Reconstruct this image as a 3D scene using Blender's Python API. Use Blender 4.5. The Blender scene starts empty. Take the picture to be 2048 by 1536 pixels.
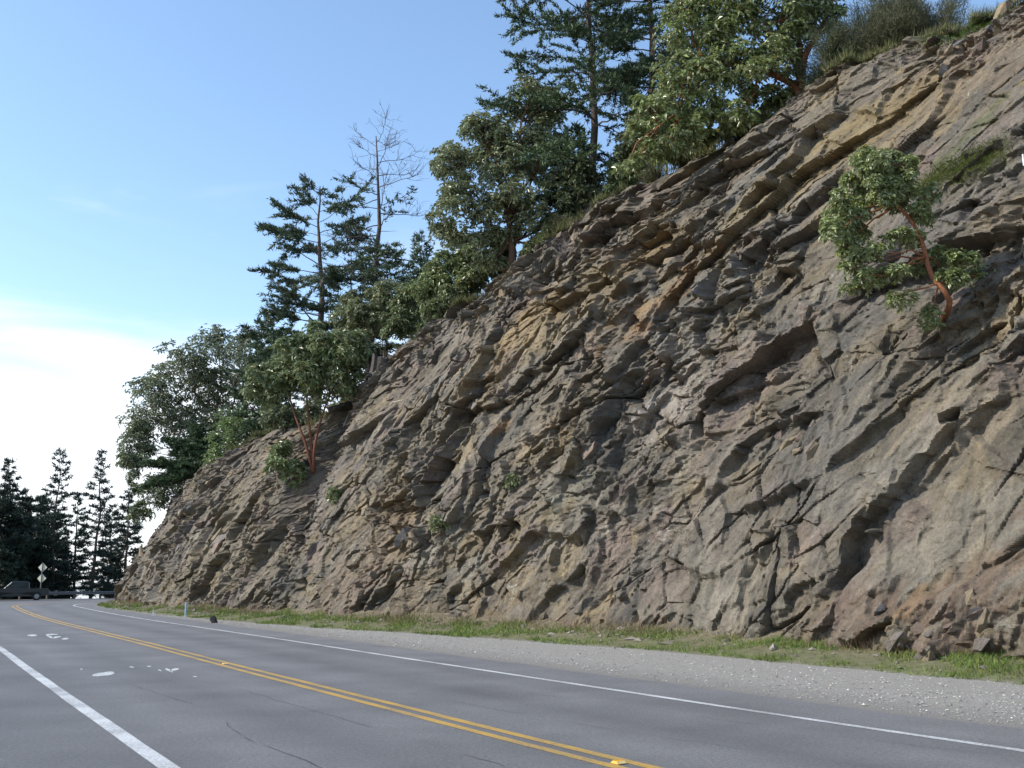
import bpy, math, random
import numpy as np

# ------------------------------------------------------------------ camera, sky, sun
scene = bpy.context.scene
F, YH, EYE = 2000.0, 1165.0, 1.6            # focal length in photo pixels, horizon row, eye height
PITCH = math.atan((YH - 768.0) / F)
cam_d = bpy.data.cameras.new('camera')
cam_d.sensor_width = 36.0
cam_d.lens = 36.0 * F / 2048.0
cam_d.clip_start, cam_d.clip_end = 0.1, 40000.0
cam = bpy.data.objects.new('camera', cam_d)
scene.collection.objects.link(cam)
cam.location = (0, 0, EYE)
cam.rotation_euler = (math.pi / 2 + PITCH, 0, 0)
scene.camera = cam

SUN_AZ, SUN_EL = math.radians(-101), math.radians(37)   # azimuth from +Y towards +X
sun_dir = np.array([math.sin(SUN_AZ) * math.cos(SUN_EL), math.cos(SUN_AZ) * math.cos(SUN_EL), math.sin(SUN_EL)])
sd = bpy.data.lights.new('sun', 'SUN')
sd.energy, sd.angle, sd.color = 2.8, math.radians(0.6), (1.0, 0.93, 0.82)
sun = bpy.data.objects.new('sun', sd)
scene.collection.objects.link(sun)
from mathutils import Vector
sun.rotation_euler = Vector(tuple(sun_dir)).to_track_quat('Z', 'Y').to_euler()
sun.location = (-60, 0, 60)

world = bpy.data.worlds.new('World')
scene.world = world
world.use_nodes = True
wn, wl = world.node_tree.nodes, world.node_tree.links
wn.clear()
w_out = wn.new('ShaderNodeOutputWorld')
w_bg = wn.new('ShaderNodeBackground')
w_bg.inputs['Strength'].default_value = 0.15
sky = wn.new('ShaderNodeTexSky')
sky.sky_type = 'NISHITA'
sky.sun_disc = False
sky.sun_elevation = SUN_EL
sky.sun_rotation = SUN_AZ
sky.altitude = 0
sky.air_density, sky.dust_density, sky.ozone_density = 1.0, 0.4, 1.8
tc = wn.new('ShaderNodeTexCoord')
sep = wn.new('ShaderNodeSeparateXYZ')
wl.new(tc.outputs['Generated'], sep.inputs[0])
mp = wn.new('ShaderNodeMapping')
mp.inputs['Scale'].default_value = (2.4, 2.4, 11.0)
mp.inputs['Location'].default_value = (0.35, 0.1, 0.4)
wl.new(tc.outputs['Generated'], mp.inputs['Vector'])
nz = wn.new('ShaderNodeTexNoise')
nz.inputs['Scale'].default_value = 1.3
nz.inputs['Detail'].default_value = 7
nz.inputs['Roughness'].default_value = 0.55
nz.inputs['Distortion'].default_value = 0.5
wl.new(mp.outputs[0], nz.inputs['Vector'])
el = wn.new('ShaderNodeMapRange')            # clouds lie low over the horizon, all the way round
el.inputs['From Min'].default_value, el.inputs['From Max'].default_value = 0.10, 0.42
el.inputs['To Min'].default_value, el.inputs['To Max'].default_value = 0.40, -0.34
wl.new(sep.outputs['Z'], el.inputs['Value'])
ad = wn.new('ShaderNodeMath'); ad.operation = 'ADD'
wl.new(nz.outputs['Fac'], ad.inputs[0]); wl.new(el.outputs[0], ad.inputs[1])
cr = wn.new('ShaderNodeMapRange')
cr.interpolation_type = 'SMOOTHSTEP'
cr.inputs['From Min'].default_value, cr.inputs['From Max'].default_value = 0.40, 0.92
cr.inputs['To Min'].default_value, cr.inputs['To Max'].default_value = 0.0, 0.92
wl.new(ad.outputs[0], cr.inputs['Value'])
hs = wn.new('ShaderNodeHueSaturation')
hs.inputs['Saturation'].default_value = 1.0
hs.inputs['Hue'].default_value = 0.497
wl.new(sky.outputs[0], hs.inputs['Color'])
mixc = wn.new('ShaderNodeMix'); mixc.data_type = 'RGBA'
wl.new(cr.outputs[0], mixc.inputs['Factor'])
wl.new(hs.outputs[0], mixc.inputs[6])
mixc.inputs[7].default_value = (4.6, 4.75, 5.0, 1)
wl.new(mixc.outputs[2], w_bg.inputs['Color'])
wl.new(w_bg.outputs[0], w_out.inputs[0])

vs = scene.view_settings
vs.view_transform, vs.look, vs.gamma, vs.exposure = 'Standard', 'None', 1.0, 0.92
vs.use_curve_mapping = False
scene.render.engine = 'CYCLES'
scene.cycles.max_bounces = 5
scene.cycles.transparent_max_bounces = 4

# ------------------------------------------------------------------ helpers
COL = scene.collection
RNG = np.random.default_rng(11)
A = np.asarray
CP, SP = math.cos(PITCH), math.sin(PITCH)

def ray(u, v):
    x, y = (u - 1024.0) / F, -(v - 768.0) / F
    return np.array([x, CP - y * SP, SP + y * CP])

def at(u, v, y):                              # the point at forward distance y seen at photo pixel u, v
    d = ray(u, v)
    return np.array([0, 0, EYE]) + d * (y / d[1])

def project(P):
    P = A(P, float) - np.array([0, 0, EYE])
    zc = P[..., 1] * CP + P[..., 2] * SP
    yc = -P[..., 1] * SP + P[..., 2] * CP
    return 1024 + F * P[..., 0] / zc, 768 - F * yc / zc

def mesh_data(name, V, Fc, mat=None, smooth=False, col=None):
    """V (n,3); Fc: array (m,k) or list of such arrays"""
    me = bpy.data.meshes.new(name)
    fl = [A(f, np.int32) for f in (Fc if isinstance(Fc, list) else [Fc]) if len(f)]
    me.vertices.add(len(V))
    me.vertices.foreach_set('co', np.ascontiguousarray(V, np.float32).ravel())
    tot = sum(f.size for f in fl)
    npoly = sum(len(f) for f in fl)
    me.loops.add(tot)
    me.loops.foreach_set('vertex_index', np.concatenate([f.ravel() for f in fl]))
    me.polygons.add(npoly)
    sizes = np.concatenate([np.full(len(f), f.shape[1], np.int32) for f in fl])
    starts = np.concatenate([[0], np.cumsum(sizes)[:-1]]).astype(np.int32)
    me.polygons.foreach_set('loop_start', starts)
    me.polygons.foreach_set('use_smooth', np.full(npoly, smooth))
    me.update(calc_edges=True)
    if col is not None:
        ca = me.color_attributes.new('Col', 'FLOAT_COLOR', 'POINT')
        c4 = np.ones((len(V), 4), np.float32); c4[:, :col.shape[1]] = col
        ca.data.foreach_set('color', c4.ravel())
    if mat is not None:
        me.materials.append(mat)
    return me

def link(name, me, parent=None, loc=None, label=None, cat=None, group=None, kind=None):
    o = bpy.data.objects.new(name, me)
    COL.objects.link(o)
    if loc is not None: o.location = tuple(float(c) for c in loc)
    if parent is not None: o.parent = parent
    if label: o['label'] = label
    if cat: o['category'] = cat
    if group: o['group'] = group
    if kind: o['kind'] = kind
    return o

def thing(name, label, cat, loc, rz=0.0, group=None):
    o = link(name, None, None, loc, label, cat, group)
    o.rotation_euler = (0, 0, rz)
    o.empty_display_size = 0.3
    return o

class MB:
    """collects quads and triangles"""
    def __init__(s): s.v, s.q, s.t, s.c, s.n = [], [], [], [], 0
    def add(s, V, q=None, t=None, col=None):
        V = A(V, float); s.v.append(V)
        if q is not None and len(q): s.q.append(A(q) + s.n)
        if t is not None and len(t): s.t.append(A(t) + s.n)
        s.c.append(np.ones((len(V), 3)) * (col if col is not None else 1.0))
        s.n += len(V)
    def tube(s, P, R, k=6, col=None, cap=True):
        P = A(P, float); R = np.broadcast_to(A(R, float), (len(P),))
        T = np.gradient(P, axis=0); T /= np.linalg.norm(T, axis=1)[:, None] + 1e-9
        ref = np.array([0, 0, 1.0]) if abs(T[:, 2]).mean() < .8 else np.array([1.0, 0, 0])
        N = np.cross(T, ref); N /= np.linalg.norm(N, axis=1)[:, None] + 1e-9
        B = np.cross(T, N)
        a = np.arange(k) * 2 * math.pi / k
        V = P[:, None] + R[:, None, None] * (np.cos(a)[None, :, None] * N[:, None] + np.sin(a)[None, :, None] * B[:, None])
        n = len(P)
        i, j = np.meshgrid(np.arange(n - 1), np.arange(k), indexing='ij')
        q = np.stack([i * k + j, (i + 1) * k + j, (i + 1) * k + (j + 1) % k, i * k + (j + 1) % k], -1).reshape(-1, 4)
        t = None
        V = V.reshape(-1, 3)
        if cap:
            V = np.vstack([V, P[:1], P[-1:]])
            jj = np.arange(k)
            t = np.vstack([np.stack([np.full(k, n * k), jj, (jj + 1) % k], -1),
                           np.stack([np.full(k, n * k + 1), (n - 1) * k + (jj + 1) % k, (n - 1) * k + jj], -1)])
        s.add(V, q, t, col)
    def box(s, c, size, rz=0.0, col=None, taper=(1, 1)):
        x, y, z = A(size, float) / 2
        V = np.array([[-x, -y, -z], [x, -y, -z], [x, y, -z], [-x, y, -z],
                      [-x * taper[0], -y * taper[1], z], [x * taper[0], -y * taper[1], z], [x * taper[0], y * taper[1], z], [-x * taper[0], y * taper[1], z]])
        cz, sz = math.cos(rz), math.sin(rz)
        V = np.stack([V[:, 0] * cz - V[:, 1] * sz, V[:, 0] * sz + V[:, 1] * cz, V[:, 2]], -1) + A(c, float)
        s.add(V, [[0, 3, 2, 1], [4, 5, 6, 7], [0, 1, 5, 4], [1, 2, 6, 5], [2, 3, 7, 6], [3, 0, 4, 7]], None, col)
    def data(s, name, mat, smooth=False, origin=None):
        V = np.vstack(s.v)
        if origin is not None: V = V - A(origin, float)
        return mesh_data(name, V, [np.vstack(x) for x in (s.q, s.t) if x], mat, smooth, np.vstack(s.c))

# --- value noise and anisotropic cells on arrays
def hash2(i, j, seed):
    h = i.astype(np.int32).astype(np.uint32) * np.uint32(374761393) + j.astype(np.int32).astype(np.uint32) * np.uint32(668265263) + np.uint32((seed * 1442695041) & 0xFFFFFFFF)
    h = (h ^ (h >> np.uint32(13))) * np.uint32(1274126177)
    h = (h ^ (h >> np.uint32(16))) * np.uint32(2246822519)
    return ((h ^ (h >> np.uint32(15))) & np.uint32(0xFFFFFF)).astype(np.float32) * np.float32(1 / 0x1000000)

def vnoise(x, y, seed):
    x, y = np.asarray(x, np.float32), np.asarray(y, np.float32)
    i, j = np.floor(x), np.floor(y)
    fx, fy = x - i, y - j
    fx, fy = fx * fx * fx * (fx * (fx * 6 - 15) + 10), fy * fy * fy * (fy * (fy * 6 - 15) + 10)
    a, b = hash2(i, j, seed), hash2(i + 1, j, seed)
    c, d = hash2(i, j + 1, seed), hash2(i + 1, j + 1, seed)
    return (a * (1 - fx) + b * fx) * (1 - fy) + (c * (1 - fx) + d * fx) * fy

def fbm(x, y, seed, octv=4, gain=.5):
    s, amp, tot = 0, 1.0, 0
    for k in range(octv):
        s = s + amp * vnoise(x * 2 ** k + 17.3 * k, y * 2 ** k - 9.1 * k, seed + k); tot += amp; amp *= gain
    return s / tot

def cells(x, y, seed, jit=.9):
    """nearest cell: two random numbers, offset from its point, and F2-F1"""
    x, y = np.asarray(x, np.float32), np.asarray(y, np.float32)
    i, j = np.floor(x), np.floor(y)
    f1 = np.full(x.shape, 9.0, np.float32); f2 = f1.copy()
    ci, cj, rx, ry = i.copy(), j.copy(), x * 0, y * 0
    for di in (-1, 0, 1):
        for dj in (-1, 0, 1):
            a, b = i + di, j + dj
            px = a + .5 + jit * (hash2(a, b, seed) - .5)
            py = b + .5 + jit * (hash2(a, b, seed + 7) - .5)
            dx, dy = x - px, y - py
            d = dx * dx + dy * dy
            m = d < f1
            f2 = np.where(m, f1, np.minimum(f2, d))
            f1 = np.where(m, d, f1)
            ci, cj = np.where(m, a, ci), np.where(m, b, cj)
            rx, ry = np.where(m, dx, rx), np.where(m, dy, ry)
    return ci, cj, rx, ry, np.sqrt(f2) - np.sqrt(f1)

def facets(p, q, sp, sq, amp, tilt, seed, ramp=.045, jit=.92):
    """flat tilted facets of size sp by sq that break off along their edges; ramp = half width of the broken flank in metres. Also returns the distance to the edge"""
    x, y = np.asarray(p / sp, np.float32), np.asarray(q / sq, np.float32)
    i, j = np.floor(x), np.floor(y)
    f1 = np.full(x.shape, 9.0, np.float32); f2 = f1.copy(); v1 = np.zeros_like(f1); v2 = np.zeros_like(f1)
    for di in (-1, 0, 1):
        for dj in (-1, 0, 1):
            a, b = i + di, j + dj
            h1, h2, h3 = hash2(a, b, seed), hash2(a, b, seed + 7), hash2(a, b, seed + 31)
            rx, ry = x - (a + .5 + jit * (h1 - .5)), y - (b + .5 + jit * (h2 - .5))
            v = amp * 2 * (h3 - .5) + tilt * (((h3 * 37 % 1) - .5) * rx * sp * .8 + ((h3 * 91 % 1) - .5) * ry * sq * 1.8)
            d = rx * rx + ry * ry
            m = d < f1; m2 = ~m & (d < f2)
            f2 = np.where(m, f1, np.where(m2, d, f2)); v2 = np.where(m, v1, np.where(m2, v, v2))
            f1 = np.where(m, d, f1); v1 = np.where(m, v, v1)
    e = np.sqrt(f2) - np.sqrt(f1)
    k = .5 + .5 * np.clip(e * min(sp, sq) / (2 * ramp), 0, 1)
    return v1 * k + v2 * (1 - k), e

def curve(ctrl, step=.5):                     # centripetal-ish Catmull-Rom, resampled by length
    c = A(ctrl, float)
    c = np.vstack([2 * c[0] - c[1], c, 2 * c[-1] - c[-2]])
    out = []
    t = np.linspace(0, 1, 24, endpoint=False)[:, None]
    for k in range(1, len(c) - 2):
        p0, p1, p2, p3 = c[k - 1:k + 3]
        out.append(.5 * ((2 * p1) + (-p0 + p2) * t + (2 * p0 - 5 * p1 + 4 * p2 - p3) * t ** 2 + (-p0 + 3 * p1 - 3 * p2 + p3) * t ** 3))
    out = np.vstack(out + [c[-2:-1]])
    L = np.concatenate([[0], np.cumsum(np.linalg.norm(np.diff(out, axis=0), axis=1))])
    s = np.linspace(0, L[-1], int(L[-1] / step) + 1)
    return np.stack([np.interp(s, L, out[:, k]) for k in range(out.shape[1])], -1), s

# ------------------------------------------------------------------ materials
def new_mat(name):
    m = bpy.data.materials.new(name); m.use_nodes = True
    n, l = m.node_tree.nodes, m.node_tree.links
    b = n['Principled BSDF']
    return m, n, l, b

def nd(n, typ, **kw):
    x = n.new(typ)
    for k, v in kw.items():
        if k in ('data_type', 'operation', 'blend_type', 'interpolation_type', 'layer_name', 'feature', 'clamp'): setattr(x, k, v)
        else: x.inputs[k].default_value = v
    return x

def noise_bump(n, l, b, scale, dist, strength=1.0, detail=6, vec=None):
    t = nd(n, 'ShaderNodeTexNoise', Scale=scale, Detail=detail, Roughness=.65)
    bp = nd(n, 'ShaderNodeBump', Strength=strength, Distance=dist)
    if vec is not None: l.new(vec, t.inputs['Vector'])
    l.new(t.outputs['Fac'], bp.inputs['Height']); l.new(bp.outputs[0], b.inputs['Normal'])
    return t, bp

def flat_mat(name, col, rough=.6, metal=0.0, var=.25, scale=6.0, bump=0.0):
    m, n, l, b = new_mat(name)
    tcn = n.new('ShaderNodeTexCoord')
    t = nd(n, 'ShaderNodeTexNoise', Scale=scale, Detail=5.0)
    l.new(tcn.outputs['Object'], t.inputs['Vector'])
    r = nd(n, 'ShaderNodeMapRange'); r.inputs['To Min'].default_value, r.inputs['To Max'].default_value = 1 - var, 1 + var
    l.new(t.outputs['Fac'], r.inputs['Value'])
    mx = nd(n, 'ShaderNodeMix', data_type='RGBA', blend_type='MULTIPLY'); mx.inputs[0].default_value = 1
    mx.inputs[6].default_value = (*col, 1)
    l.new(r.outputs[0], mx.inputs[7]); l.new(mx.outputs[2], b.inputs['Base Color'])
    b.inputs['Roughness'].default_value, b.inputs['Metallic'].default_value = rough, metal
    if bump:
        bp = nd(n, 'ShaderNodeBump', Distance=bump); l.new(t.outputs['Fac'], bp.inputs['Height']); l.new(bp.outputs[0], b.inputs['Normal'])
    return m

def attr_mat(name, rough=.8, scale=8.0, var=.25, bump=.02, spec=.3, translucent=0.0):
    """colour from the mesh's own colour attribute, with noise over it"""
    m, n, l, b = new_mat(name)
    at_ = n.new('ShaderNodeVertexColor'); at_.layer_name = 'Col'
    tcn = n.new('ShaderNodeTexCoord')
    t = nd(n, 'ShaderNodeTexNoise', Scale=scale, Detail=6.0, Roughness=.65)
    l.new(tcn.outputs['Object'], t.inputs['Vector'])
    r = nd(n, 'ShaderNodeMapRange'); r.inputs['To Min'].default_value, r.inputs['To Max'].default_value = 1 - var, 1 + var
    r.inputs['From Min'].default_value, r.inputs['From Max'].default_value = .25, .75
    l.new(t.outputs['Fac'], r.inputs['Value'])
    mx = nd(n, 'ShaderNodeMix', data_type='RGBA', blend_type='MULTIPLY'); mx.inputs[0].default_value = 1
    l.new(at_.outputs[0], mx.inputs[6]); l.new(r.outputs[0], mx.inputs[7])
    l.new(mx.outputs[2], b.inputs['Base Color'])
    b.inputs['Roughness'].default_value = rough
    b.inputs['Specular IOR Level'].default_value = spec
    if bump:
        bp = nd(n, 'ShaderNodeBump', Distance=bump); l.new(t.outputs['Fac'], bp.inputs['Height']); l.new(bp.outputs[0], b.inputs['Normal'])
    if translucent:
        tr = n.new('ShaderNodeBsdfTranslucent'); l.new(mx.outputs[2], tr.inputs['Color'])
        ms = n.new('ShaderNodeMixShader'); ms.inputs[0].default_value = translucent
        l.new(b.outputs[0], ms.inputs[1]); l.new(tr.outputs[0], ms.inputs[2])
        l.new(ms.outputs[0], n['Material Output'].inputs['Surface'])
    return m

M_leaf = attr_mat('broad_leaf', rough=.33, scale=.8, var=.22, bump=0, spec=.5, translucent=.22)
M_needle = attr_mat('needle_leaf', rough=.55, scale=.6, var=.2, bump=0, spec=.3, translucent=.15)
M_bark = attr_mat('bark', rough=.85, scale=9, var=.45, bump=.03)
M_grass = attr_mat('grass_blade', rough=.6, scale=.5, var=.3, bump=0, spec=.3, translucent=.25)
M_stone = attr_mat('loose_stone', rough=.85, scale=14, var=.35, bump=.01)
M_soil = flat_mat('soil', (.13, .105, .065), .95, var=.5, scale=.7, bump=.1)

# rock
def rock_material(name='cliff_rock', foliated=True):
    m, n, l, b = new_mat(name)
    vc = n.new('ShaderNodeVertexColor'); vc.layer_name = 'Col'
    tcn = n.new('ShaderNodeTexCoord')
    mpn = nd(n, 'ShaderNodeMapping')
    mpn.inputs['Rotation'].default_value = (.2, math.radians(-42), math.radians(-35))
    mpn.inputs['Scale'].default_value = (.55, 2.0, 2.6)
    l.new(tcn.outputs['Object'], mpn.inputs['Vector'])
    fol = mpn.outputs[0]
    if foliated:                              # grain follows the foliation of the rock
        fa = n.new('ShaderNodeAttribute'); fa.attribute_name = 'fol'; fol = fa.outputs['Vector']
    t1 = nd(n, 'ShaderNodeTexNoise', Scale=1.9, Detail=9.0, Roughness=.7)
    l.new(fol, t1.inputs['Vector'])
    t2 = nd(n, 'ShaderNodeTexNoise', Scale=13.0, Detail=7.0, Roughness=.75)
    l.new(tcn.outputs['Object'], t2.inputs['Vector'])
    r1 = nd(n, 'ShaderNodeMapRange'); r1.inputs['From Min'].default_value, r1.inputs['From Max'].default_value = .28, .72
    r1.inputs['To Min'].default_value, r1.inputs['To Max'].default_value = .62, 1.36
    l.new(t1.outputs['Fac'], r1.inputs['Value'])
    r2 = nd(n, 'ShaderNodeMapRange'); r2.inputs['From Min'].default_value, r2.inputs['From Max'].default_value = .3, .7
    r2.inputs['To Min'].default_value, r2.inputs['To Max'].default_value = .60, 1.36
    l.new(t2.outputs['Fac'], r2.inputs['Value'])
    mu = nd(n, 'ShaderNodeMath', operation='MULTIPLY'); l.new(r1.outputs[0], mu.inputs[0]); l.new(r2.outputs[0], mu.inputs[1])
    mx = nd(n, 'ShaderNodeMix', data_type='RGBA', blend_type='MULTIPLY'); mx.inputs[0].default_value = 1
    l.new(vc.outputs[0], mx.inputs[6]); l.new(mu.outputs[0], mx.inputs[7])
    # pale lichen flecks
    t3 = nd(n, 'ShaderNodeTexNoise', Scale=7.0, Detail=8.0, Roughness=.78)
    l.new(tcn.outputs['Object'], t3.inputs['Vector'])
    t4 = nd(n, 'ShaderNodeTexNoise', Scale=.35, Detail=3.0)
    l.new(tcn.outputs['Object'], t4.inputs['Vector'])
    sm = nd(n, 'ShaderNodeMath', operation='ADD'); l.new(t3.outputs['Fac'], sm.inputs[0])
    s4 = nd(n, 'ShaderNodeMath', operation='MULTIPLY'); s4.inputs[1].default_value = .5; l.new(t4.outputs['Fac'], s4.inputs[0]); l.new(s4.outputs[0], sm.inputs[1])
    r3 = nd(n, 'ShaderNodeMapRange'); r3.inputs['From Min'].default_value, r3.inputs['From Max'].default_value = .90, .99
    r3.inputs['To Min'].default_value, r3.inputs['To Max'].default_value = 0, .7
    l.new(sm.outputs[0], r3.inputs['Value'])
    m2 = nd(n, 'ShaderNodeMix', data_type='RGBA'); m2.inputs[7].default_value = (.42, .43, .37, 1)
    l.new(r3.outputs[0], m2.inputs[0]); l.new(mx.outputs[2], m2.inputs[6])
    l.new(m2.outputs[2], b.inputs['Base Color'])
    b.inputs['Roughness'].default_value = .78
    b.inputs['Specular IOR Level'].default_value = .35
    b1 = nd(n, 'ShaderNodeBump', Distance=.06, Strength=.8); l.new(t1.outputs['Fac'], b1.inputs['Height'])
    b2 = nd(n, 'ShaderNodeBump', Distance=.05, Strength=1.0); l.new(t2.outputs['Fac'], b2.inputs['Height']); l.new(b1.outputs[0], b2.inputs['Normal'])
    prev = b2
    l.new(prev.outputs[0], b.inputs['Normal'])
    return m
M_rock = rock_material()
M_block = rock_material('block_rock', False)

def asphalt_material():
    m, n, l, b = new_mat('asphalt')
    vc = n.new('ShaderNodeVertexColor'); vc.layer_name = 'Col'
    tcn = n.new('ShaderNodeTexCoord')
    t1 = nd(n, 'ShaderNodeTexNoise', Scale=70.0, Detail=3.0, Roughness=.8)
    t2 = nd(n, 'ShaderNodeTexNoise', Scale=.55, Detail=6.0, Roughness=.6)
    t5 = nd(n, 'ShaderNodeTexNoise', Scale=22.0, Detail=6.0, Roughness=.75)
    for t in (t1, t2, t5): l.new(tcn.outputs['Object'], t.inputs['Vector'])
    def rng(src, a, b_, c, d):
        r = nd(n, 'ShaderNodeMapRange')
        for k, v in zip(('From Min', 'From Max', 'To Min', 'To Max'), (a, b_, c, d)): r.inputs[k].default_value = v
        l.new(src, r.inputs['Value']); return r.outputs[0]
    a = rng(t1.outputs['Fac'], .3, .72, .55, 1.6)
    c = rng(t2.outputs['Fac'], .3, .7, .82, 1.16)
    e = rng(t5.outputs['Fac'], .3, .7, .66, 1.38)
    mu = nd(n, 'ShaderNodeMath', operation='MULTIPLY'); l.new(a, mu.inputs[0]); l.new(c, mu.inputs[1])
    mu2 = nd(n, 'ShaderNodeMath', operation='MULTIPLY'); l.new(mu.outputs[0], mu2.inputs[0]); l.new(e, mu2.inputs[1])
    mx = nd(n, 'ShaderNodeMix', data_type='RGBA', blend_type='MULTIPLY'); mx.inputs[0].default_value = 1
    l.new(vc.outputs[0], mx.inputs[6]); l.new(mu2.outputs[0], mx.inputs[7])
    l.new(mx.outputs[2], b.inputs['Base Color'])
    b.inputs['Roughness'].default_value = .72
    b.inputs['Specular IOR Level'].default_value = .35
    bp = nd(n, 'ShaderNodeBump', Distance=.006); l.new(t1.outputs['Fac'], bp.inputs['Height']); l.new(bp.outputs[0], b.inputs['Normal'])
    return m
M_asphalt = asphalt_material()

def paint_material(name, col, under, wear=.47):
    m, n, l, b = new_mat(name)
    tcn = n.new('ShaderNodeTexCoord')
    t1 = nd(n, 'ShaderNodeTexNoise', Scale=26.0, Detail=7.0, Roughness=.8)
    t2 = nd(n, 'ShaderNodeTexNoise', Scale=1.1, Detail=4.0)
    for t in (t1, t2): l.new(tcn.outputs['Object'], t.inputs['Vector'])
    s = nd(n, 'ShaderNodeMath', operation='MULTIPLY'); l.new(t1.outputs['Fac'], s.inputs[0]); s.inputs[1].default_value = .65
    s2 = nd(n, 'ShaderNodeMath', operation='MULTIPLY'); l.new(t2.outputs['Fac'], s2.inputs[0]); s2.inputs[1].default_value = .35
    s3 = nd(n, 'ShaderNodeMath', operation='ADD'); l.new(s.outputs[0], s3.inputs[0]); l.new(s2.outputs[0], s3.inputs[1])
    r = nd(n, 'ShaderNodeMapRange')
    for k, v in zip(('From Min', 'From Max', 'To Min', 'To Max'), (wear - .07, wear + .05, .12, 1)): r.inputs[k].default_value = v
    l.new(s3.outputs[0], r.inputs['Value'])
    mx = nd(n, 'ShaderNodeMix', data_type='RGBA'); mx.inputs[6].default_value = (*under, 1); mx.inputs[7].default_value = (*col, 1)
    l.new(r.outputs[0], mx.inputs[0]); l.new(mx.outputs[2], b.inputs['Base Color'])
    b.inputs['Roughness'].default_value = .6
    return m
M_white = paint_material('white_road_paint', (.58, .59, .58), (.22, .22, .22), .50)
M_yellow = paint_material('yellow_road_paint', (.47, .29, .06), (.2, .165, .11), .49)

# ------------------------------------------------------------------ road and ground layout
CTRL = [(46, -62), (30, -37), (18.2, -18), (10.6, -6), (5.6, 2.1), (.9, 9.6), (-1.4, 13.4), (-5.75, 20.7), (-9.7, 27.4), (-13.2, 33.2), (-19.1, 43),
        (-23.9, 51.3), (-31.0, 64.3), (-35, 72.3), (-37, 80), (-36.3, 88), (-32.5, 96), (-26, 103), (-16, 109), (-4, 112.5), (14, 112.5), (36, 108), (60, 100)]
C, CS = curve(CTRL, .5)                       # the yellow centre line
CT = np.gradient(C, axis=0); CT /= np.linalg.norm(CT, axis=1)[:, None]
CN = np.stack([CT[:, 1], -CT[:, 0]], -1)      # to the right, towards the cliff
NC = len(C)
i_apex = int(np.argmin(np.linalg.norm(C - A([-37, 80.]), axis=1)))
ykey = np.where(np.arange(NC) <= i_apex, C[:, 1], 160 - C[i_apex, 1] + (np.arange(NC) - i_apex) * .5 - 80 + C[i_apex, 1])
G_OFF = np.interp(ykey, [-60, 0, 20, 27, 33, 43, 57, 72, 90, 130], [9.6, 9.6, 9.6, 8.6, 7.0, 5.9, 5.1, 5.2, 5.4, 5.4])   # gravel ends, grass begins
B_OFF = G_OFF + np.interp(ykey, [0, 20, 50, 72, 90], [2.7, 2.7, 2.4, 1.7, 2.0])                                        # rock begins
L_OFF = np.interp(ykey, [-60, 30, 60, 76, 86, 100, 120, 140], [-8.6, -8.6, -8.8, -10, -13.5, -13, -9.5, -9])            # left asphalt edge

def off_pts(off, z=0.0, wob=0.0, seed=0):
    o = np.broadcast_to(A(off, float), (NC,)).copy()
    if wob: o += wob * (fbm(CS * .8, CS * 0 + 3.3, seed, 4) - .5)
    P = C + CN * o[:, None]
    return np.column_stack([P, np.full(NC, z)])

def ribbon(offs, z, name, mat, cols=None, sl=slice(None), **kw):
    rows = [off_pts(o, zz)[sl] for o, zz in zip(offs, np.broadcast_to(z, (len(offs),)))]
    n, k = len(rows[0]), len(rows)
    V = np.stack(rows, 1).reshape(-1, 3)
    i, j = np.meshgrid(np.arange(n - 1), np.arange(k - 1), indexing='ij')
    q = np.stack([i * k + j, i * k + j + 1, (i + 1) * k + j + 1, (i + 1) * k + j], -1).reshape(-1, 4)
    col = None if cols is None else np.tile(A(cols, float), (n, 1))
    return mesh_data(name, V, q, mat, False, col)

def nearest_off(P):
    """signed distance right of the centre line, and index"""
    P = A(P, float); off = np.empty(len(P)); idx = np.empty(len(P), int)
    for a in range(0, len(P), 4000):
        d = P[a:a + 4000, None] - C[None]
        k = np.argmin((d ** 2).sum(-1), 1)
        dd = d[np.arange(len(k)), k]
        off[a:a + 4000] = (dd * CN[k]).sum(-1); idx[a:a + 4000] = k
    return off, idx

# ground sheet: level beside the road, falling to the sea on the left
gx = np.concatenate([np.linspace(-260, -75, 24), np.linspace(-70, 40, 90), np.linspace(45, 260, 22)])
gy = np.concatenate([np.linspace(-260, -40, 20), np.linspace(-36, 140, 120), np.linspace(146, 330, 20)])
X, Y = np.meshgrid(gx, gy, indexing='ij')
go, gi = nearest_off(np.stack([X.ravel(), Y.ravel()], -1))
gl = np.clip(-go - 17, 0, None)
Z = -.045 - np.minimum(gl * .22, 14) + .25 * (fbm(X.ravel() * .3, Y.ravel() * .3, 5) - .5) * np.clip(gl, 0, 3) / 3 - .03 * (gl > 0)
n1, n2 = X.shape
i, j = np.meshgrid(np.arange(n1 - 1), np.arange(n2 - 1), indexing='ij')
q = np.stack([i * n2 + j, (i + 1) * n2 + j, (i + 1) * n2 + j + 1, i * n2 + j + 1], -1).reshape(-1, 4)
link('ground', mesh_data('ground', np.stack([X.ravel(), Y.ravel(), Z], -1), q, M_soil, True), kind='structure', label='bare earth verge beside the road running under the trees', )

# sea
mw, n, l, b = new_mat('sea_water')
b.inputs['Base Color'].default_value = (.05, .09, .12, 1); b.inputs['Roughness'].default_value = .12
tcn = n.new('ShaderNodeTexCoord'); tw, bp = noise_bump(n, l, b, .35, .25, .5, 5, tcn.outputs['Object'])
sz = 16000.0
link('sea', mesh_data('sea', A([[-sz, -sz, -7], [sz, -sz, -7], [sz, sz, -7], [-sz, sz, -7]]), A([[0, 1, 2, 3]]), mw), kind='structure', label='pale sea glimpsed between the trunks beyond the bend')

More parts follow.
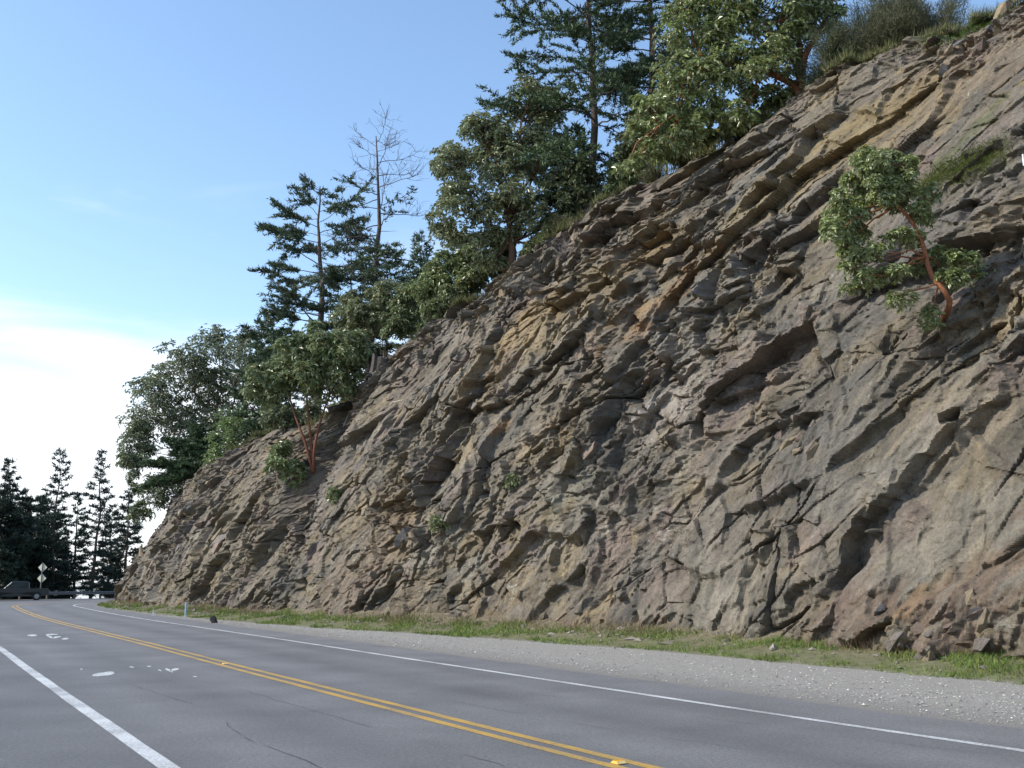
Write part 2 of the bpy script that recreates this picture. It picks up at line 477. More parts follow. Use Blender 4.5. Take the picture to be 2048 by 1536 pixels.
# asphalt with wheel-worn bands across it
lat = [None, -7.0, -5.2, -3.7, -3.2, -2.75, -2.2, -1.7, -1.2, -.7, -.35, 0, .35, .8, 1.3, 1.75, 2.2, 2.75, 3.2, 3.65, 4.2, 5.15]
base = A([.138, .137, .137])
tone = [.80, .78, .82, .90, .94, 1.08, .97, .88, 1.0, 1.08, 1.0, .92, 1.0, 1.10, 1.0, .86, .98, 1.10, .96, .98, 1.12, 1.08]
offs = [L_OFF if o is None else o for o in lat]
offs[-1] = 5.1 + .25 * (fbm(CS * .7, CS * 0, 77, 4) - .5)
road = link('road', ribbon(offs, 0.0, 'road', M_asphalt, A(tone)[:, None] * base), kind='structure', label='two-lane grey asphalt road curving right around the rock')
yw = .06
def line(name, off, w, mat, z=.004, sl=slice(None), seed=1, lab=None):
    e1 = off - w / 2 + .02 * (fbm(CS * .9, CS * 0 + off, seed, 2) - .5); e2 = off + w / 2 + .02 * (fbm(CS * .9, CS * 0 - off, seed + 5, 2) - .5)
    return link(name, ribbon([e1, e2], z, name, mat, None, sl), road, label=lab)
line('yellow_line', -.13, .125, M_yellow, lab='left stripe of the double yellow centre line')
line('yellow_line', .13, .125, M_yellow, lab='right stripe of the double yellow centre line')
line('white_line', 3.75, .13, M_white, lab='thin white edge line on the cliff side of the road')
line('white_line', -3.5, .17, M_white, lab='broad white edge line in the near left corner of the road')

# worn flakes of an old white marking in the near lane
def ground_px(u, v):
    d = ray(u, v); t = -EYE / d[2]
    return A([d[0] * t, d[1] * t, 0.0])
rs = random.Random(4)
for (u0, v0, u1, v1, hw) in [(185, 1351, 228, 1346, 4.2), (331, 1338, 346, 1344, 2.6), (340, 1341, 358, 1338, 2.2), (316, 1340, 323, 1342, 1.3), (259, 1334, 268, 1335, 1.3), (294, 1333, 302, 1333, 1.2),
                             (160, 1338, 165, 1339, 1.2), (386, 1353, 394, 1354, 1), (55, 1271, 74, 1271, 1.7), (92, 1270, 108, 1277, 2.2), (104, 1276, 122, 1273, 1.8), (94, 1269, 116, 1269, 1.2), (124, 1278, 137, 1277, 1.9)]:
    k = 9
    top, bot = [], []
    for a in range(k):
        f = a / (k - 1)
        e = (math.sin(math.pi * min(max(f, .04), .96)) ** .35) * hw * rs.uniform(.75, 1.1)
        u, v = u0 + (u1 - u0) * f, v0 + (v1 - v0) * f
        top.append(ground_px(u, v - e)); bot.append(ground_px(u, v + e))
    V = A(top + bot); V[:, 2] = .004
    link('paint_flake', mesh_data('paint_flake', V, A([[k + a, k + a + 1, a + 1, a] for a in range(k - 1)]), M_white), road)

# cracks in the asphalt
M_crack = flat_mat('asphalt_crack', (.055, .055, .058), .95)
def crack(px, w, seed):
    r = np.random.default_rng(seed)
    P = np.array([ground_px(*p) for p in px]); Q, s = curve(P[:, :2], .06)
    T = np.gradient(Q, axis=0); T /= np.linalg.norm(T, axis=1)[:, None]; N = np.stack([T[:, 1], -T[:, 0]], -1)
    Q = Q + N * (.10 * (fbm(s * 2.2, s * 0, seed, 5, .65) - .5))[:, None]
    ww = w * np.clip(2.6 * fbm(s * 1.7, s * 0 + 9, seed + 3, 3) - .75, .04, 1.4)
    V = np.vstack([np.column_stack([Q - N * ww[:, None] / 2, np.full(len(Q), .0035)]), np.column_stack([Q + N * ww[:, None] / 2, np.full(len(Q), .0035)])])
    k = len(Q); a = np.arange(k - 1)
    link('crack', mesh_data('crack', V, np.stack([a, a + k, a + k + 1, a + 1], -1), M_crack), road)
crack([(450, 1446), (480, 1468), (520, 1487), (570, 1505), (640, 1533), (690, 1560)], .020, 3)
crack([(240, 1357), (265, 1370), (310, 1385), (420, 1420)], .012, 4)
crack([(470, 1376), (560, 1402), (640, 1425), (760, 1460), (900, 1500), (1010, 1535)], .009, 5)
crack([(760, 1375), (900, 1402), (1200, 1455), (1700, 1530)], .006, 6)
crack([(1050, 1385), (1300, 1420), (1700, 1475), (2040, 1515)], .006, 8)

# gravel shoulder sheet and stones
M_gravel = attr_mat('gravel', rough=.9, scale=38, var=.45, bump=.02)
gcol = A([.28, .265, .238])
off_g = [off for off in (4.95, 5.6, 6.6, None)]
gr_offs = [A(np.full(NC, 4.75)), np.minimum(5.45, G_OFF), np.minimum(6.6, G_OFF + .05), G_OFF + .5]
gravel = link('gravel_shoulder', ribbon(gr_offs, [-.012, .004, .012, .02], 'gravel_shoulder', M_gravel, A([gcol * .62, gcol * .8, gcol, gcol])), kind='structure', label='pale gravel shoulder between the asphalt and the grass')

def stone_variants(k=6, seed=3):
    r = np.random.default_rng(seed); out = []
    base = A([[1, 0, 0], [-1, 0, 0], [0, 1, 0], [0, -1, 0], [0, 0, 1], [0, 0, -1.]])
    T = A([[0, 2, 4], [2, 1, 4], [1, 3, 4], [3, 0, 4]])
    for _ in range(k): out.append((base * r.uniform(.6, 1.25, (6, 3)) + r.normal(0, .15, (6, 3)), T))
    return out
STV = stone_variants()
def scatter_stones(P, size, colf, name, mat, parent=None, **kw):
    r = np.random.default_rng(len(P))
    n = len(P); var = r.integers(0, len(STV), n)
    base = np.stack([STV[k][0] for k in range(len(STV))])[var]
    a = r.uniform(0, 6.28, n); ca, sa = np.cos(a), np.sin(a)
    sc = size[:, None] * r.uniform(.7, 1.3, (n, 3)) * A([1, 1, .6])
    V = base * sc[:, None]
    V = np.stack([V[..., 0] * ca[:, None] - V[..., 1] * sa[:, None], V[..., 0] * sa[:, None] + V[..., 1] * ca[:, None], V[..., 2]], -1) + P[:, None]
    T = STV[0][1][None] + (np.arange(n) * 6)[:, None, None]
    return link(name, mesh_data(name, V.reshape(-1, 3), T.reshape(-1, 3), mat, False, np.repeat(colf, 6, 0)), parent, **kw)
ii = np.where((C[:, 1] > 4) & (C[:, 1] < 62) & (np.arange(NC) < i_apex))[0]
nst = 30000
w_i = 1.0 / np.clip(C[ii, 1] - 2, 6, 80) ** .8; w_i /= w_i.sum()
pk = RNG.choice(ii, nst, p=w_i); fr = RNG.uniform(0, 1, nst) ** .8
oo = 5.2 + fr * (G_OFF[pk] + .6 - 5.2)
PS = C[pk] + CN[pk] * oo[:, None] + CT[pk] * RNG.uniform(-.3, .3, (nst, 1))
ssz = np.clip(RNG.lognormal(math.log(.012), .5, nst), .004, .034)
sc_ = (gcol * RNG.uniform(.55, 1.5, (nst, 1))) * RNG.normal(1, .05, (nst, 3))
br = RNG.random(nst) < .05; sc_[br] = A([.6, .58, .54]) * RNG.uniform(.8, 1.1, (br.sum(), 1))
scatter_stones(np.column_stack([PS, .008 + ssz * .3]), ssz, sc_, 'gravel_stones', M_stone, kind='stuff', label='loose pale gravel stones strewn along the shoulder', cat='gravel')

# ------------------------------------------------------------------ the rock cliff
SIL = A([(150, 1170), (225, 1110), (250, 1052), (264, 1022), (290, 988), (330, 962), (400, 932), (470, 896), (560, 846), (620, 850), (660, 826), (700, 785), (740, 744), (850, 660), (940, 592),
         (1030, 522), (1100, 470), (1160, 430), (1230, 386), (1300, 346), (1380, 318), (1450, 274), (1520, 238), (1600, 165), (1700, 118), (1800, 72), (1950, 34), (2048, -10), (2300, -140), (2600, -290)], float)
bo, bs = curve(np.column_stack([C + CN * B_OFF[:, None]])[::6], .25)
# keep from beyond the nose to well right of the frame, ordered left -> right (far -> near)
k0 = int(np.argmin(np.linalg.norm(bo - (C + CN * B_OFF[:, None])[np.argmin(np.linalg.norm(C - A([26, -30.]), axis=1))], axis=1)))
k1 = int(np.argmin(np.linalg.norm(bo - A([4, 104.]), axis=1)))
BP = bo[k0:k1][::-1]
BL = np.concatenate([[0], np.cumsum(np.linalg.norm(np.diff(BP, axis=0), axis=1))])
BT = np.gradient(BP, axis=0)
for _ in range(30): BT[1:-1] = (BT[:-2] + 2 * BT[1:-1] + BT[2:]) / 4
BT /= np.linalg.norm(BT, axis=1)[:, None]
BI = np.stack([-BT[:, 1], BT[:, 0]], -1)      # inward, away from the road
if (BI[len(BI) // 2] * A([1, .5])).sum() < 0: BI = -BI
SETB = .5
i_nose = int(np.argmin(BP[:, 0] / np.maximum(BP[:, 1], 5)))
z = np.full(len(BP), 9.0)
for _ in range(60):
    P3 = np.column_stack([BP + BI * (SETB * z)[:, None], z])
    u, v = project(P3)
    vt = np.interp(u, SIL[:, 0], SIL[:, 1])
    d = np.stack([ray(a, b) for a, b in zip(u, vt)])
    hor = np.linalg.norm(P3[:, :2], axis=1)
    zn = EYE + hor * d[:, 2] / np.linalg.norm(d[:, :2], axis=1)
    zn = np.clip(zn, 1.5, 22)
    zn[:i_nose] = zn[i_nose] + 1.5 * (1 - np.exp(-(BL[i_nose] - BL[:i_nose]) / 8))
    bad = P3[:, 1] < 14
    if bad.any(): zn[bad] = zn[~bad][-1] if bad[-1] else zn[bad]
    z = .6 * z + .4 * zn
    for _ in range(3): z[1:-1] = (z[:-2] + 2 * z[1:-1] + z[2:]) / 4
ZT = z
print('crest z', ZT[::40].round(1), 'nose', BP[i_nose], 'len', BL[-1])

# sample columns evenly as seen, rows evenly up the slope
NS, NT = 1240, 550
mid = np.column_stack([BP + BI * (.25 * ZT)[:, None], ZT * .5])
dist = np.linalg.norm(mid - A([0, 0, EYE]), axis=1)
dens = 1.0 / np.clip(dist, 14, 200) ** .85
mu_ = project(mid)[0]
vis = (np.arange(len(BP)) > i_nose - 20) & (BP[:, 1] > 10) & (project(np.column_stack([BP, np.full(len(BP), 1.0)]))[0] < 2250)
dens = np.where(vis, dens, dens * .1)
cum = np.concatenate([[0], np.cumsum((dens[1:] + dens[:-1]) / 2 * np.diff(BL))]); cum /= cum[-1]
sl_ = np.interp(np.linspace(0, 1, NS), cum, BL)
itp = lambda arr: np.stack([np.interp(sl_, BL, arr[:, k]) for k in range(arr.shape[1])], -1) if arr.ndim > 1 else np.interp(sl_, BL, arr)
bP, bI, bT, zT = itp(BP), itp(BI), itp(BT), itp(ZT)
bI /= np.linalg.norm(bI, axis=1)[:, None]
tt = np.linspace(-.03, 1, NT) ** 1.0
a_ = np.repeat(sl_[:, None], NT, 1)           # metres along
S_, T_ = np.meshgrid(np.arange(NS), tt, indexing='ij')
hh = zT[:, None] * T_                         # height
setb = SETB * zT[:, None] * (.62 * np.clip(T_, 0, 1) + .38 * np.clip(T_, 0, 1) ** 2.4)
setb = setb + np.minimum(T_, 0) * .1
P0 = np.empty((NS, NT, 3))
P0[..., 0] = bP[:, None, 0] + bI[:, None, 0] * setb
P0[..., 1] = bP[:, None, 1] + bI[:, None, 1] * setb
P0[..., 2] = hh
b_ = np.cumsum(np.concatenate([np.zeros((NS, 1)), np.linalg.norm(np.diff(P0, axis=1), axis=2)], 1), 1)   # metres up the slope
PU, PV = project(P0)
_s0 = max(0, int(np.searchsorted(sl_, BL[i_nose])) - 60)
PUs, PVs = PU[_s0::3, ::3], PV[_s0::3, ::3]
def face_at(u, v):                            # photo pixel -> (along, up) on the face
    m = np.abs(PUs - u) + np.abs(PVs - v)
    k = np.unravel_index(np.argmin(m), m.shape); k = (_s0 + 3 * k[0], 3 * k[1]); return k, a_[k], b_[k]

# displacement outwards, metres
ca, sa = math.cos(math.radians(47)), math.sin(math.radians(47))
wa = a_ + .75 * (fbm(a_ * .33, b_ * .33, 21, 3) - .5) + .07 * (fbm(a_ * 2.1, b_ * 2.1, 22, 2) - .5)
wb = b_ + .75 * (fbm(a_ * .33 + 9, b_ * .33, 23, 3) - .5) + .07 * (fbm(a_ * 2.1, b_ * 2.1 + 5, 24, 2) - .5)
p_, q_ = wa * ca + wb * sa, -wa * sa + wb * ca    # along and across the foliation
rough = np.clip((fbm(a_ * .2 + 3, b_ * .24, 31, 3) - .40) * 4.2, .1, 1.0)     # broken zones and smooth slabs
up = np.clip(T_, 0, 1)
rough = np.clip(rough * (.5 + .7 * up), .1, 1.0)

low = .75 * (fbm(a_ * .075, b_ * .09, 40, 3) - .5)
d1, e1 = facets(p_, q_, 4.6, 2.6, .12, .34, 51, .07)
# the rock is broken into domains whose joints run at different angles
dc = cells(p_ / 5.0, q_ / 3.2, 45); dom = hash2(dc[0], dc[1], 47)
def turned(deg): c_, s_ = math.cos(math.radians(deg)), math.sin(math.radians(deg)); return wa * c_ + wb * s_, -wa * s_ + wb * c_
(pA, qA), (pB, qB) = turned(74), turned(20)
pd = np.where(dom < .30, pA, np.where(dom < .48, pB, p_)); qd = np.where(dom < .30, qA, np.where(dom < .48, qB, q_))
d2, e2 = facets(pd + .3 * qd, qd, 2.0, 1.15, .12, .62, 61, .032); d2 = d2 * (.22 + .72 * rough)
d3, e3 = facets(pd, qd + .2 * pd, .9, .52, .075, .85, 71, .02); d3 = d3 * (.2 + .8 * rough)
d4, e4 = facets(wa + .25 * wb, wb, 1.0, 2.1, .085, .55, 81, .032); d4 = d4 * (.42 + .48 * rough)   # steep joints
d5, e5 = facets(pd, qd, .40, .25, .036, 1.0, 91, .02); d5 = d5 * (.3 + .7 * rough)
d6, e6 = facets(wa, wb, .21, .16, .013, .8, 95, .02); d6 = d6 * (.35 + .65 * rough)
lay = (q_ / .8 + .5 * fbm(p_ * .3, q_ * .5, 97, 3)); saw = lay - np.floor(lay)
d7 = .07 * np.minimum(saw / .85, (1 - saw) / .15) * np.clip(rough - .3, 0, 1)
med = d2 + d4 + d7
jm = (fbm(a_ * .5, b_ * .5, 96, 3) - .42) * 5
fine = d3 + d5 + d6 + .10 * (fbm(p_ * .8, q_ * 1.4, 99, 4, .5) - .5)
for e, w_, dp in ((e1, .03, .55), (e2, .05, .24), (e4, .06, .10)):                                  # open joints
    med = med - dp * np.clip(1 - e / w_, 0, 1) * np.clip(jm, 0, 1)

def seg_dist(pts, reach):
    """signed side, distance and position along a polyline, for the columns near it only"""
    pa = A(pts)[:, 0]
    c0, c1 = np.searchsorted(sl_, pa.min() - reach), np.searchsorted(sl_, pa.max() + reach)
    W, H = wa_[c0:c1], wb_[c0:c1]
    best = np.full(W.shape, 1e9); side = np.zeros(W.shape); tpar = np.zeros(W.shape)
    for k in range(len(pts) - 1):
        (x0, y0), (x1, y1) = pts[k], pts[k + 1]
        dx, dy = x1 - x0, y1 - y0; L2 = dx * dx + dy * dy + 1e-9
        t = np.clip(((W - x0) * dx + (H - y0) * dy) / L2, 0, 1)
        ex, ey = W - x0 - t * dx, H - y0 - t * dy
        d = np.sqrt(ex * ex + ey * ey); m = d < best
        best = np.where(m, d, best); side = np.where(m, np.sign(dx * ey - dy * ex), side); tpar = np.where(m, (k + t) / (len(pts) - 1), tpar)
    return slice(c0, c1), best, side, tpar
wa_ = a_ + facets(a_, b_, .9, .9, .16, .5, 121)[0]; wb_ = b_ + facets(a_ + 4, b_, .9, .9, .16, .5, 122)[0]
# ledges: photo points from lower left to upper right; the upper-left side stands out, the lower-right side is cut back
LEDGES = [([(1640, 1235), (1690, 1130), (1760, 1020), (1830, 930), (1890, 860), (1950, 830)], .75, .8, 1.6, .8),
          ([(1780, 1010), (1880, 930), (1960, 840), (2010, 760)], .45, .5, 1.2, .7),
          ([(1205, 905), (1235, 830), (1275, 765), (1310, 735)], .6, .7, 1.8, .7),
          ([(1500, 1175), (1520, 1110), (1545, 1050)], .35, .5, 1.2, .5),
          ([(1375, 720), (1395, 660), (1420, 625)], .3, .4, 1.0, .5),
          ([(1320, 680), (1400, 630), (1440, 600)], .3, .25, .8, .5),
          ([(1790, 545), (1880, 500), (1960, 470), (2048, 440)], .9, .9, 1.6, .9),
          ([(1700, 590), (1780, 560), (1840, 530)], .5, .4, 1.0, .6),
          ([(1470, 560), (1560, 470), (1650, 400), (1710, 330)], .6, .6, 1.6, 1.0),
          ([(1480, 440), (1560, 370), (1640, 270), (1700, 215)], .6, .6, 1.4, .9),
          ([(1370, 400), (1440, 340), (1520, 285), (1590, 230)], .5, .4, 1.4, .8),
          ([(1820, 300), (1870, 250), (1900, 180), (1960, 120)], .4, .5, 1.4, .9),
          ([(1150, 500), (1210, 450), (1290, 420), (1350, 380)], .7, .7, 1.4, .9),
          ([(1000, 800), (1060, 750), (1130, 700), (1200, 650)], .5, .5, 1.3, .8),
          ([(935, 800), (960, 760), (985, 700), (1000, 640)], .6, .6, 1.4, .8),
          ([(905, 820), (960, 815), (1030, 800)], .7, .5, 1.0, .7),
          ([(845, 1050), (870, 960), (905, 880), (920, 840)], .7, .7, 1.4, .9),
          ([(930, 1090), (1010, 1050), (1060, 1000), (1110, 920)], .4, .35, 1.0, .6),
          ([(700, 1250), (770, 1170), (800, 1120)], .4, .4, 1.0, .7),
          ([(880, 1205), (915, 1180), (930, 1150)], .35, .35, .8, .5),
          ([(395, 1200), (410, 1175), (440, 1130), (470, 1100)], .7, .5, 1.6, .9),
          ([(400, 1130), (410, 1080), (425, 1050)], .6, .5, 1.4, .9),
          ([(460, 1080), (500, 1020), (540, 980)], .6, .6, 1.6, 1.0),
          ([(300, 1120), (330, 1080), (370, 1030)], .5, .5, 1.6, 1.0),
          ([(1420, 980), (1480, 900), (1560, 850), (1640, 830)], .45, .45, 1.1, .8),
          ([(1490, 1030), (1560, 1000), (1630, 960)], .4, .5, .9, .7),
          ([(1700, 870), (1790, 760), (1900, 660), (2000, 590)], .35, .3, 1.4, .8),
          ([(1680, 1290), (1790, 1230), (1900, 1170), (2048, 1120)], -.5, -.5, 1.6, 1.2),
          ([(1560, 1230), (1600, 1190), (1650, 1150)], .3, .3, .8, .6)]
sm_ = lambda x, lo, hi: np.clip((x - lo) / (hi - lo), 0, 1)
edge = 1 + .6 * (fbm(a_ * 1.5, b_ * 1.5, 140, 3) - .5)
big = low + d1
for pts, a1, a2, w1, w2 in LEDGES:
    ab = [face_at(*p)[1:] for p in pts]
    sl, d, sgn, tp = seg_dist(ab, 4 * max(w1, w2))
    env = np.clip(np.minimum(tp, 1 - tp) * 5 + .15, 0, 1) * .66; w1, w2 = w1 * .75, w2 * .8
    on = sm_(d * sgn, -.10, .10)
    big[sl] += np.where(d < 4 * max(w1, w2), env * edge[sl] * (on * a1 * np.exp(-(d / w1) ** 1.3) - (1 - on) * a2 * np.exp(-(d / w2) ** 1.5)), 0)
# gully where the red-stemmed tree stands
ab = [face_at(*p)[1:] for p in [(600, 985), (630, 930), (665, 860), (695, 800)]]
sl, d, sgn, tp = seg_dist(ab, 5); big[sl] -= 1.5 * np.exp(-(d / 1.5) ** 2)
dn = big + med + fine
# low bulge of broken reddish rock at the near foot
_, fa, fb = face_at(1930, 1250)
bul = np.exp(-(((a_ - fa) / 3.6) ** 4 + ((b_ - fb + .2) / 1.15) ** 4))
dn = dn + bul * (.75 + 1.2 * d2 / (.22 + .72 * rough) + .9 * d3 / (.2 + .8 * rough))
# quiet slabs: flatten where the photograph shows smooth faces
for (u, v, r, k) in [(1960, 1050, 3.2, .65), (1700, 900, 1.6, .6), (1950, 190, 3.0, .6), (1330, 820, 1.4, .4), (900, 700, 1.5, .4), (1450, 1130, 2.2, .45), (1100, 1100, 2.0, .35)]:
    _, fa, fb = face_at(u, v)
    g = k * np.exp(-(((a_ - fa) / r) ** 2 + ((b_ - fb) / r) ** 2))
    dn = dn * (1 - g) + g * (low + .5 * d1 + .6 * d6 + .4 * d5 + .08 * (fbm(wa * 2.5, wb * .7, 150, 5) - .5))
# taper at the toe and round the crest
toe = np.clip(hh / .5, 0, 1)
dn = dn * (.35 + .65 * toe) + .35 * (1 - np.clip(hh / 1.2, 0, 1)) ** 2 * fbm(a_ * .8, b_, 160, 3)
crest = np.clip((T_ - .93) / .07, 0, 1)
dn = dn - .6 * crest ** 2
outv = np.zeros((NS, 1, 3)); outv[:, 0, 0], outv[:, 0, 1] = -bI[:, 0], -bI[:, 1]
tv = np.zeros((NS, 1, 3)); tv[:, 0, 0], tv[:, 0, 1] = bT[:, 0], bT[:, 1]
if (bT[NS // 2] * A([1, -.5])).sum() < 0: tv = -tv
P1 = P0 + dn[..., None] * (outv * 1.0 + tv * .22 + A([0, 0, -.05]))
P1[..., 2] = np.maximum(P1[..., 2], np.where(T_ <= 0, -1, -.2))

# rock colour: patches of the stone itself
def mixc_(c, m, col): return c * (1 - m[..., None]) + A(col) * m[..., None]
sm = lambda x, a, b: np.clip((x - a) / (b - a), 0, 1)
f1 = fbm(p_ * .22, q_ * .5, 201, 5, .6); f2 = fbm(a_ * .4, b_ * .35, 202, 5, .6); f3 = fbm(p_ * .8, q_ * 2.6, 203, 5, .62); f4 = fbm(a_ * 1.4, b_ * .5, 204, 5, .6)
col = np.ones((NS, NT, 3)) * A([.235, .205, .17])
col = mixc_(col, sm(f1, .5, .72) * .65, [.20, .19, .18])          # cool grey
col = mixc_(col, sm(f2, .55, .75) * .55, [.245, .20, .19])         # mauve brown
col = mixc_(col, sm(f3, .55, .8) * .6, [.33, .265, .175])          # tan seams
col = mixc_(col, sm(1 - f3, .55, .8) * .55, [.12, .11, .10])       # dark seams
col = mixc_(col, sm(f4, .56, .74) * .6, [.30, .255, .215])          # pale upright streaks
hk = cells(p_ / 1.3, q_ / .75, 341); hv = hash2(hk[0], hk[1], 343)
for lo_, hi_, cc0 in ((0, .12, [.26, .20, .20]), (.12, .22, [.33, .26, .16]), (.22, .32, [.15, .145, .145]), (.32, .40, [.30, .285, .27])):
    col = mixc_(col, ((hv >= lo_) & (hv < hi_)) * .38, cc0)
hcell = hash2(*cells(p_ / 1.6, q_ / .7, 301)[:2], 311)
col *= (.82 + .36 * hcell)[..., None]
hc2 = hash2(*cells(p_ / .55, q_ / .3, 321)[:2], 331)
col *= (.88 + .24 * hc2)[..., None]
PF = [fbm(p_ * .9, q_ * 1.8, 400, 5, .65), fbm(p_ * 1.1, q_ * 1.5, 405, 5, .65), fbm(a_ * 1.2, b_ * 1.1, 409, 5, .65)]
def patch(u, v, ra, rb, colr, k, seed, thr=.42):
    _, fa, fb = face_at(u, v)
    R_ = 2.6 * max(ra, rb); sl = slice(np.searchsorted(sl_, fa - R_), np.searchsorted(sl_, fa + R_))
    dx, dy = (a_[sl] - fa), (b_[sl] - fb)
    pp, qq = (dx * ca + dy * sa) / ra, (-dx * sa + dy * ca) / rb
    m = sm(np.exp(-(pp ** 2 + qq ** 2)) + (PF[seed % 3][sl] - .5) * 1.7, .38, .62) * (pp ** 2 + qq ** 2 < 6) * min(k, 1) * .48
    col[sl] = mixc_(col[sl], np.clip(m, 0, 1), colr)
for args in [(1340, 590, 3.0, .9, [.36, .215, .10], 1.1, 401), (1180, 590, 4.5, 1.6, [.36, .28, .165], .9, 402), (1060, 650, 2.0, 1.2, [.46, .34, .19], 1.0, 403), (1010, 700, 3.5, 1.5, [.36, .275, .16], .9, 404),
             (1340, 490, 2.5, 1.2, [.33, .22, .10], .8, 405), (1620, 330, 5, 1.4, [.34, .265, .14], .9, 406), (1900, 180, 3.0, 2.2, [.33, .245, .165], .8, 407), (1750, 250, 3, 1.4, [.31, .24, .12], .8, 408),
             (1330, 820, 1.8, 1.0, [.47, .43, .42], 1.0, 409), (1370, 700, .7, 1.6, [.44, .41, .40], .8, 410), (1130, 1080, .8, 1.6, [.42, .37, .32], .7, 411), (1440, 1080, 1.2, 2.0, [.38, .33, .28], .7, 412),
             (1930, 1100, 3, 1.6, [.33, .31, .28], .9, 413), (1960, 1200, 2.2, .8, [.27, .17, .115], .8, 414), (1880, 1180, 1.0, .25, [.40, .24, .09], .8, 415), (1700, 950, 2, 1.6, [.20, .20, .205], .8, 416),
             (1005, 850, .5, .3, [.42, .22, .07], 1.1, 417), (930, 900, 1.4, .7, [.38, .30, .20], .9, 418), (800, 1050, 1.5, 2.2, [.37, .285, .18], .8, 419), (700, 1150, 5, 2.5, [.30, .22, .165], .7, 420),
             (720, 800, 1.5, .8, [.35, .25, .15], .8, 421), (470, 1050, 6, 3, [.26, .225, .165], .8, 422), (960, 1250, .5, 2.5, [.37, .27, .14], .8, 423), (1170, 960, 1.2, .5, [.42, .43, .38], .9, 424), (870, 1090, 1.5, .5, [.40, .41, .37], .7, 425),
             (1560, 900, 3.5, 1.6, [.15, .145, .145], .9, 426), (1900, 420, 5, 2.0, [.17, .17, .175], .9, 427), (1450, 400, 4, 1.2, [.19, .19, .195], .8, 428), (1420, 620, 1.5, 1.5, [.25, .245, .25], .8, 429), (900, 620, 2.5, 1.2, [.24, .22, .20], .8, 430),
             (1850, 350, 2.5, .35, [.13, .16, .04], 1.2, 431), (2000, 30, 3, 1.5, [.30, .24, .20], .8, 432), (1450, 1220, 1.2, 1.5, [.40, .36, .31], .7, 433), (1330, 1230, 2.0, .8, [.34, .30, .25], .7, 434)]:
    patch(*args)
streak = sm(fbm(a_ * 1.7, b_ * .13, 450, 4, .6), .56, .70) * (1 - .6 * up)
col = mixc_(col, streak * .45, [.12, .115, .11])                    # dark seep streaks
streak2 = sm(fbm(a_ * 2.1 + 40, b_ * .16, 455, 4, .6), .60, .72) * (1 - .8 * up)
col = mixc_(col, streak2 * .4, [.36, .335, .30])                    # pale mineral streaks
col = mixc_(col, bul * sm(fbm(p_ * 1.1, q_ * 2.0, 460, 5, .65), .40, .56) * .5, [.24, .155, .115])
# crest soil and moss
cs = sm(T_, .955, .995) * sm(fbm(a_ * .9, b_ * .9, 440, 4), .38, .55)
col = mixc_(col, cs, [.12, .10, .055])
tsoil = (1 - sm(hh, .1, .9)) * sm(fbm(a_ * 1.2, b_ * 1.5, 441, 4), .4, .6)
col = mixc_(col, tsoil * .7, [.17, .135, .09])
col = np.clip(col ** 1.12 * .715 * A([1.02, 1.0, .885]), .02, .6)

i, j = np.meshgrid(np.arange(NS - 1), np.arange(NT - 1), indexing='ij')
q = np.stack([i * NT + j, i * NT + j + 1, (i + 1) * NT + j + 1, (i + 1) * NT + j], -1).reshape(-1, 4)
nrm = np.cross(P1[NS // 2, NT // 2 + 1] - P1[NS // 2, NT // 2], P1[NS // 2 + 1, NT // 2] - P1[NS // 2, NT // 2])
if nrm @ outv[NS // 2, 0] < 0: q = q[:, ::-1]
cliff_me = mesh_data('rock_cliff', P1.reshape(-1, 3), q, M_rock, False, col.reshape(-1, 3))
fol_a = cliff_me.attributes.new('fol', 'FLOAT_VECTOR', 'POINT')
fol_a.data.foreach_set('vector', np.stack([p_ * .45, q_ * 1.7, dn * 1.2], -1).astype(np.float32).ravel())
cliff = link('rock_cliff', cliff_me, kind='structure', label='tall fractured brown and grey rock cut rising beside the road')

# hill behind the crest
TR = P1[::2, -1]; TI = np.column_stack([bI[::2], np.zeros(len(bI[::2]))])
rad = A([0, .3, 1, 2, 3.5, 5.5, 8, 11, 15, 20, 27, 35, 45])
slope = np.interp(TR[:, 2], [6, 12, 20], [.05, .12, .30])
rows = []
for r in rad:
    p = TR + TI * r
    p[:, 2] = TR[:, 2] + slope * np.maximum(r, 0) ** .93 + (.5 * (fbm(p[:, 0] * .35, p[:, 1] * .35, 500, 4) - .5) if r > .5 else 0)
    rows.append(p)
last = rows[-1] + TI * 14; last[:, 2] = -1; rows.append(last)
HV = np.stack(rows, 1); nh, kh = HV.shape[:2]
i, j = np.meshgrid(np.arange(nh - 1), np.arange(kh - 1), indexing='ij')
q = np.stack([i * kh + j, i * kh + j + 1, (i + 1) * kh + j + 1, (i + 1) * kh + j], -1).reshape(-1, 4)[:, ::-1]
M_hill = flat_mat('hill_turf', (.085, .085, .035), .95, var=.6, scale=.9, bump=.15)
link('hill', mesh_data('hill', HV.reshape(-1, 3), q, M_hill, True), kind='structure', label='grassy hillside above the rock cut')
def hill_z(x, y):
    d = ((HV[:, :-1, 0] - x) ** 2 + (HV[:, :-1, 1] - y) ** 2)
    k = np.unravel_index(np.argmin(d), d.shape); return HV[k][2]
cu, cv = project(P1[:, -1])
vis_c = np.arange(NS) >= int(np.searchsorted(sl_, BL[i_nose]))
def crest_px(u, back=1.0):
    """a spot on the hill seen at column u, `back` metres behind the crest"""
    k = np.argmin(np.where(vis_c, np.abs(cu - u), 1e9)); p = P1[k, -1]
    dr = p[:2] / np.linalg.norm(p[:2]); xy = p[:2] + dr * back
    return A([xy[0], xy[1], hill_z(*xy)])
PU1, PV1 = project(P1[_s0::3, ::3])
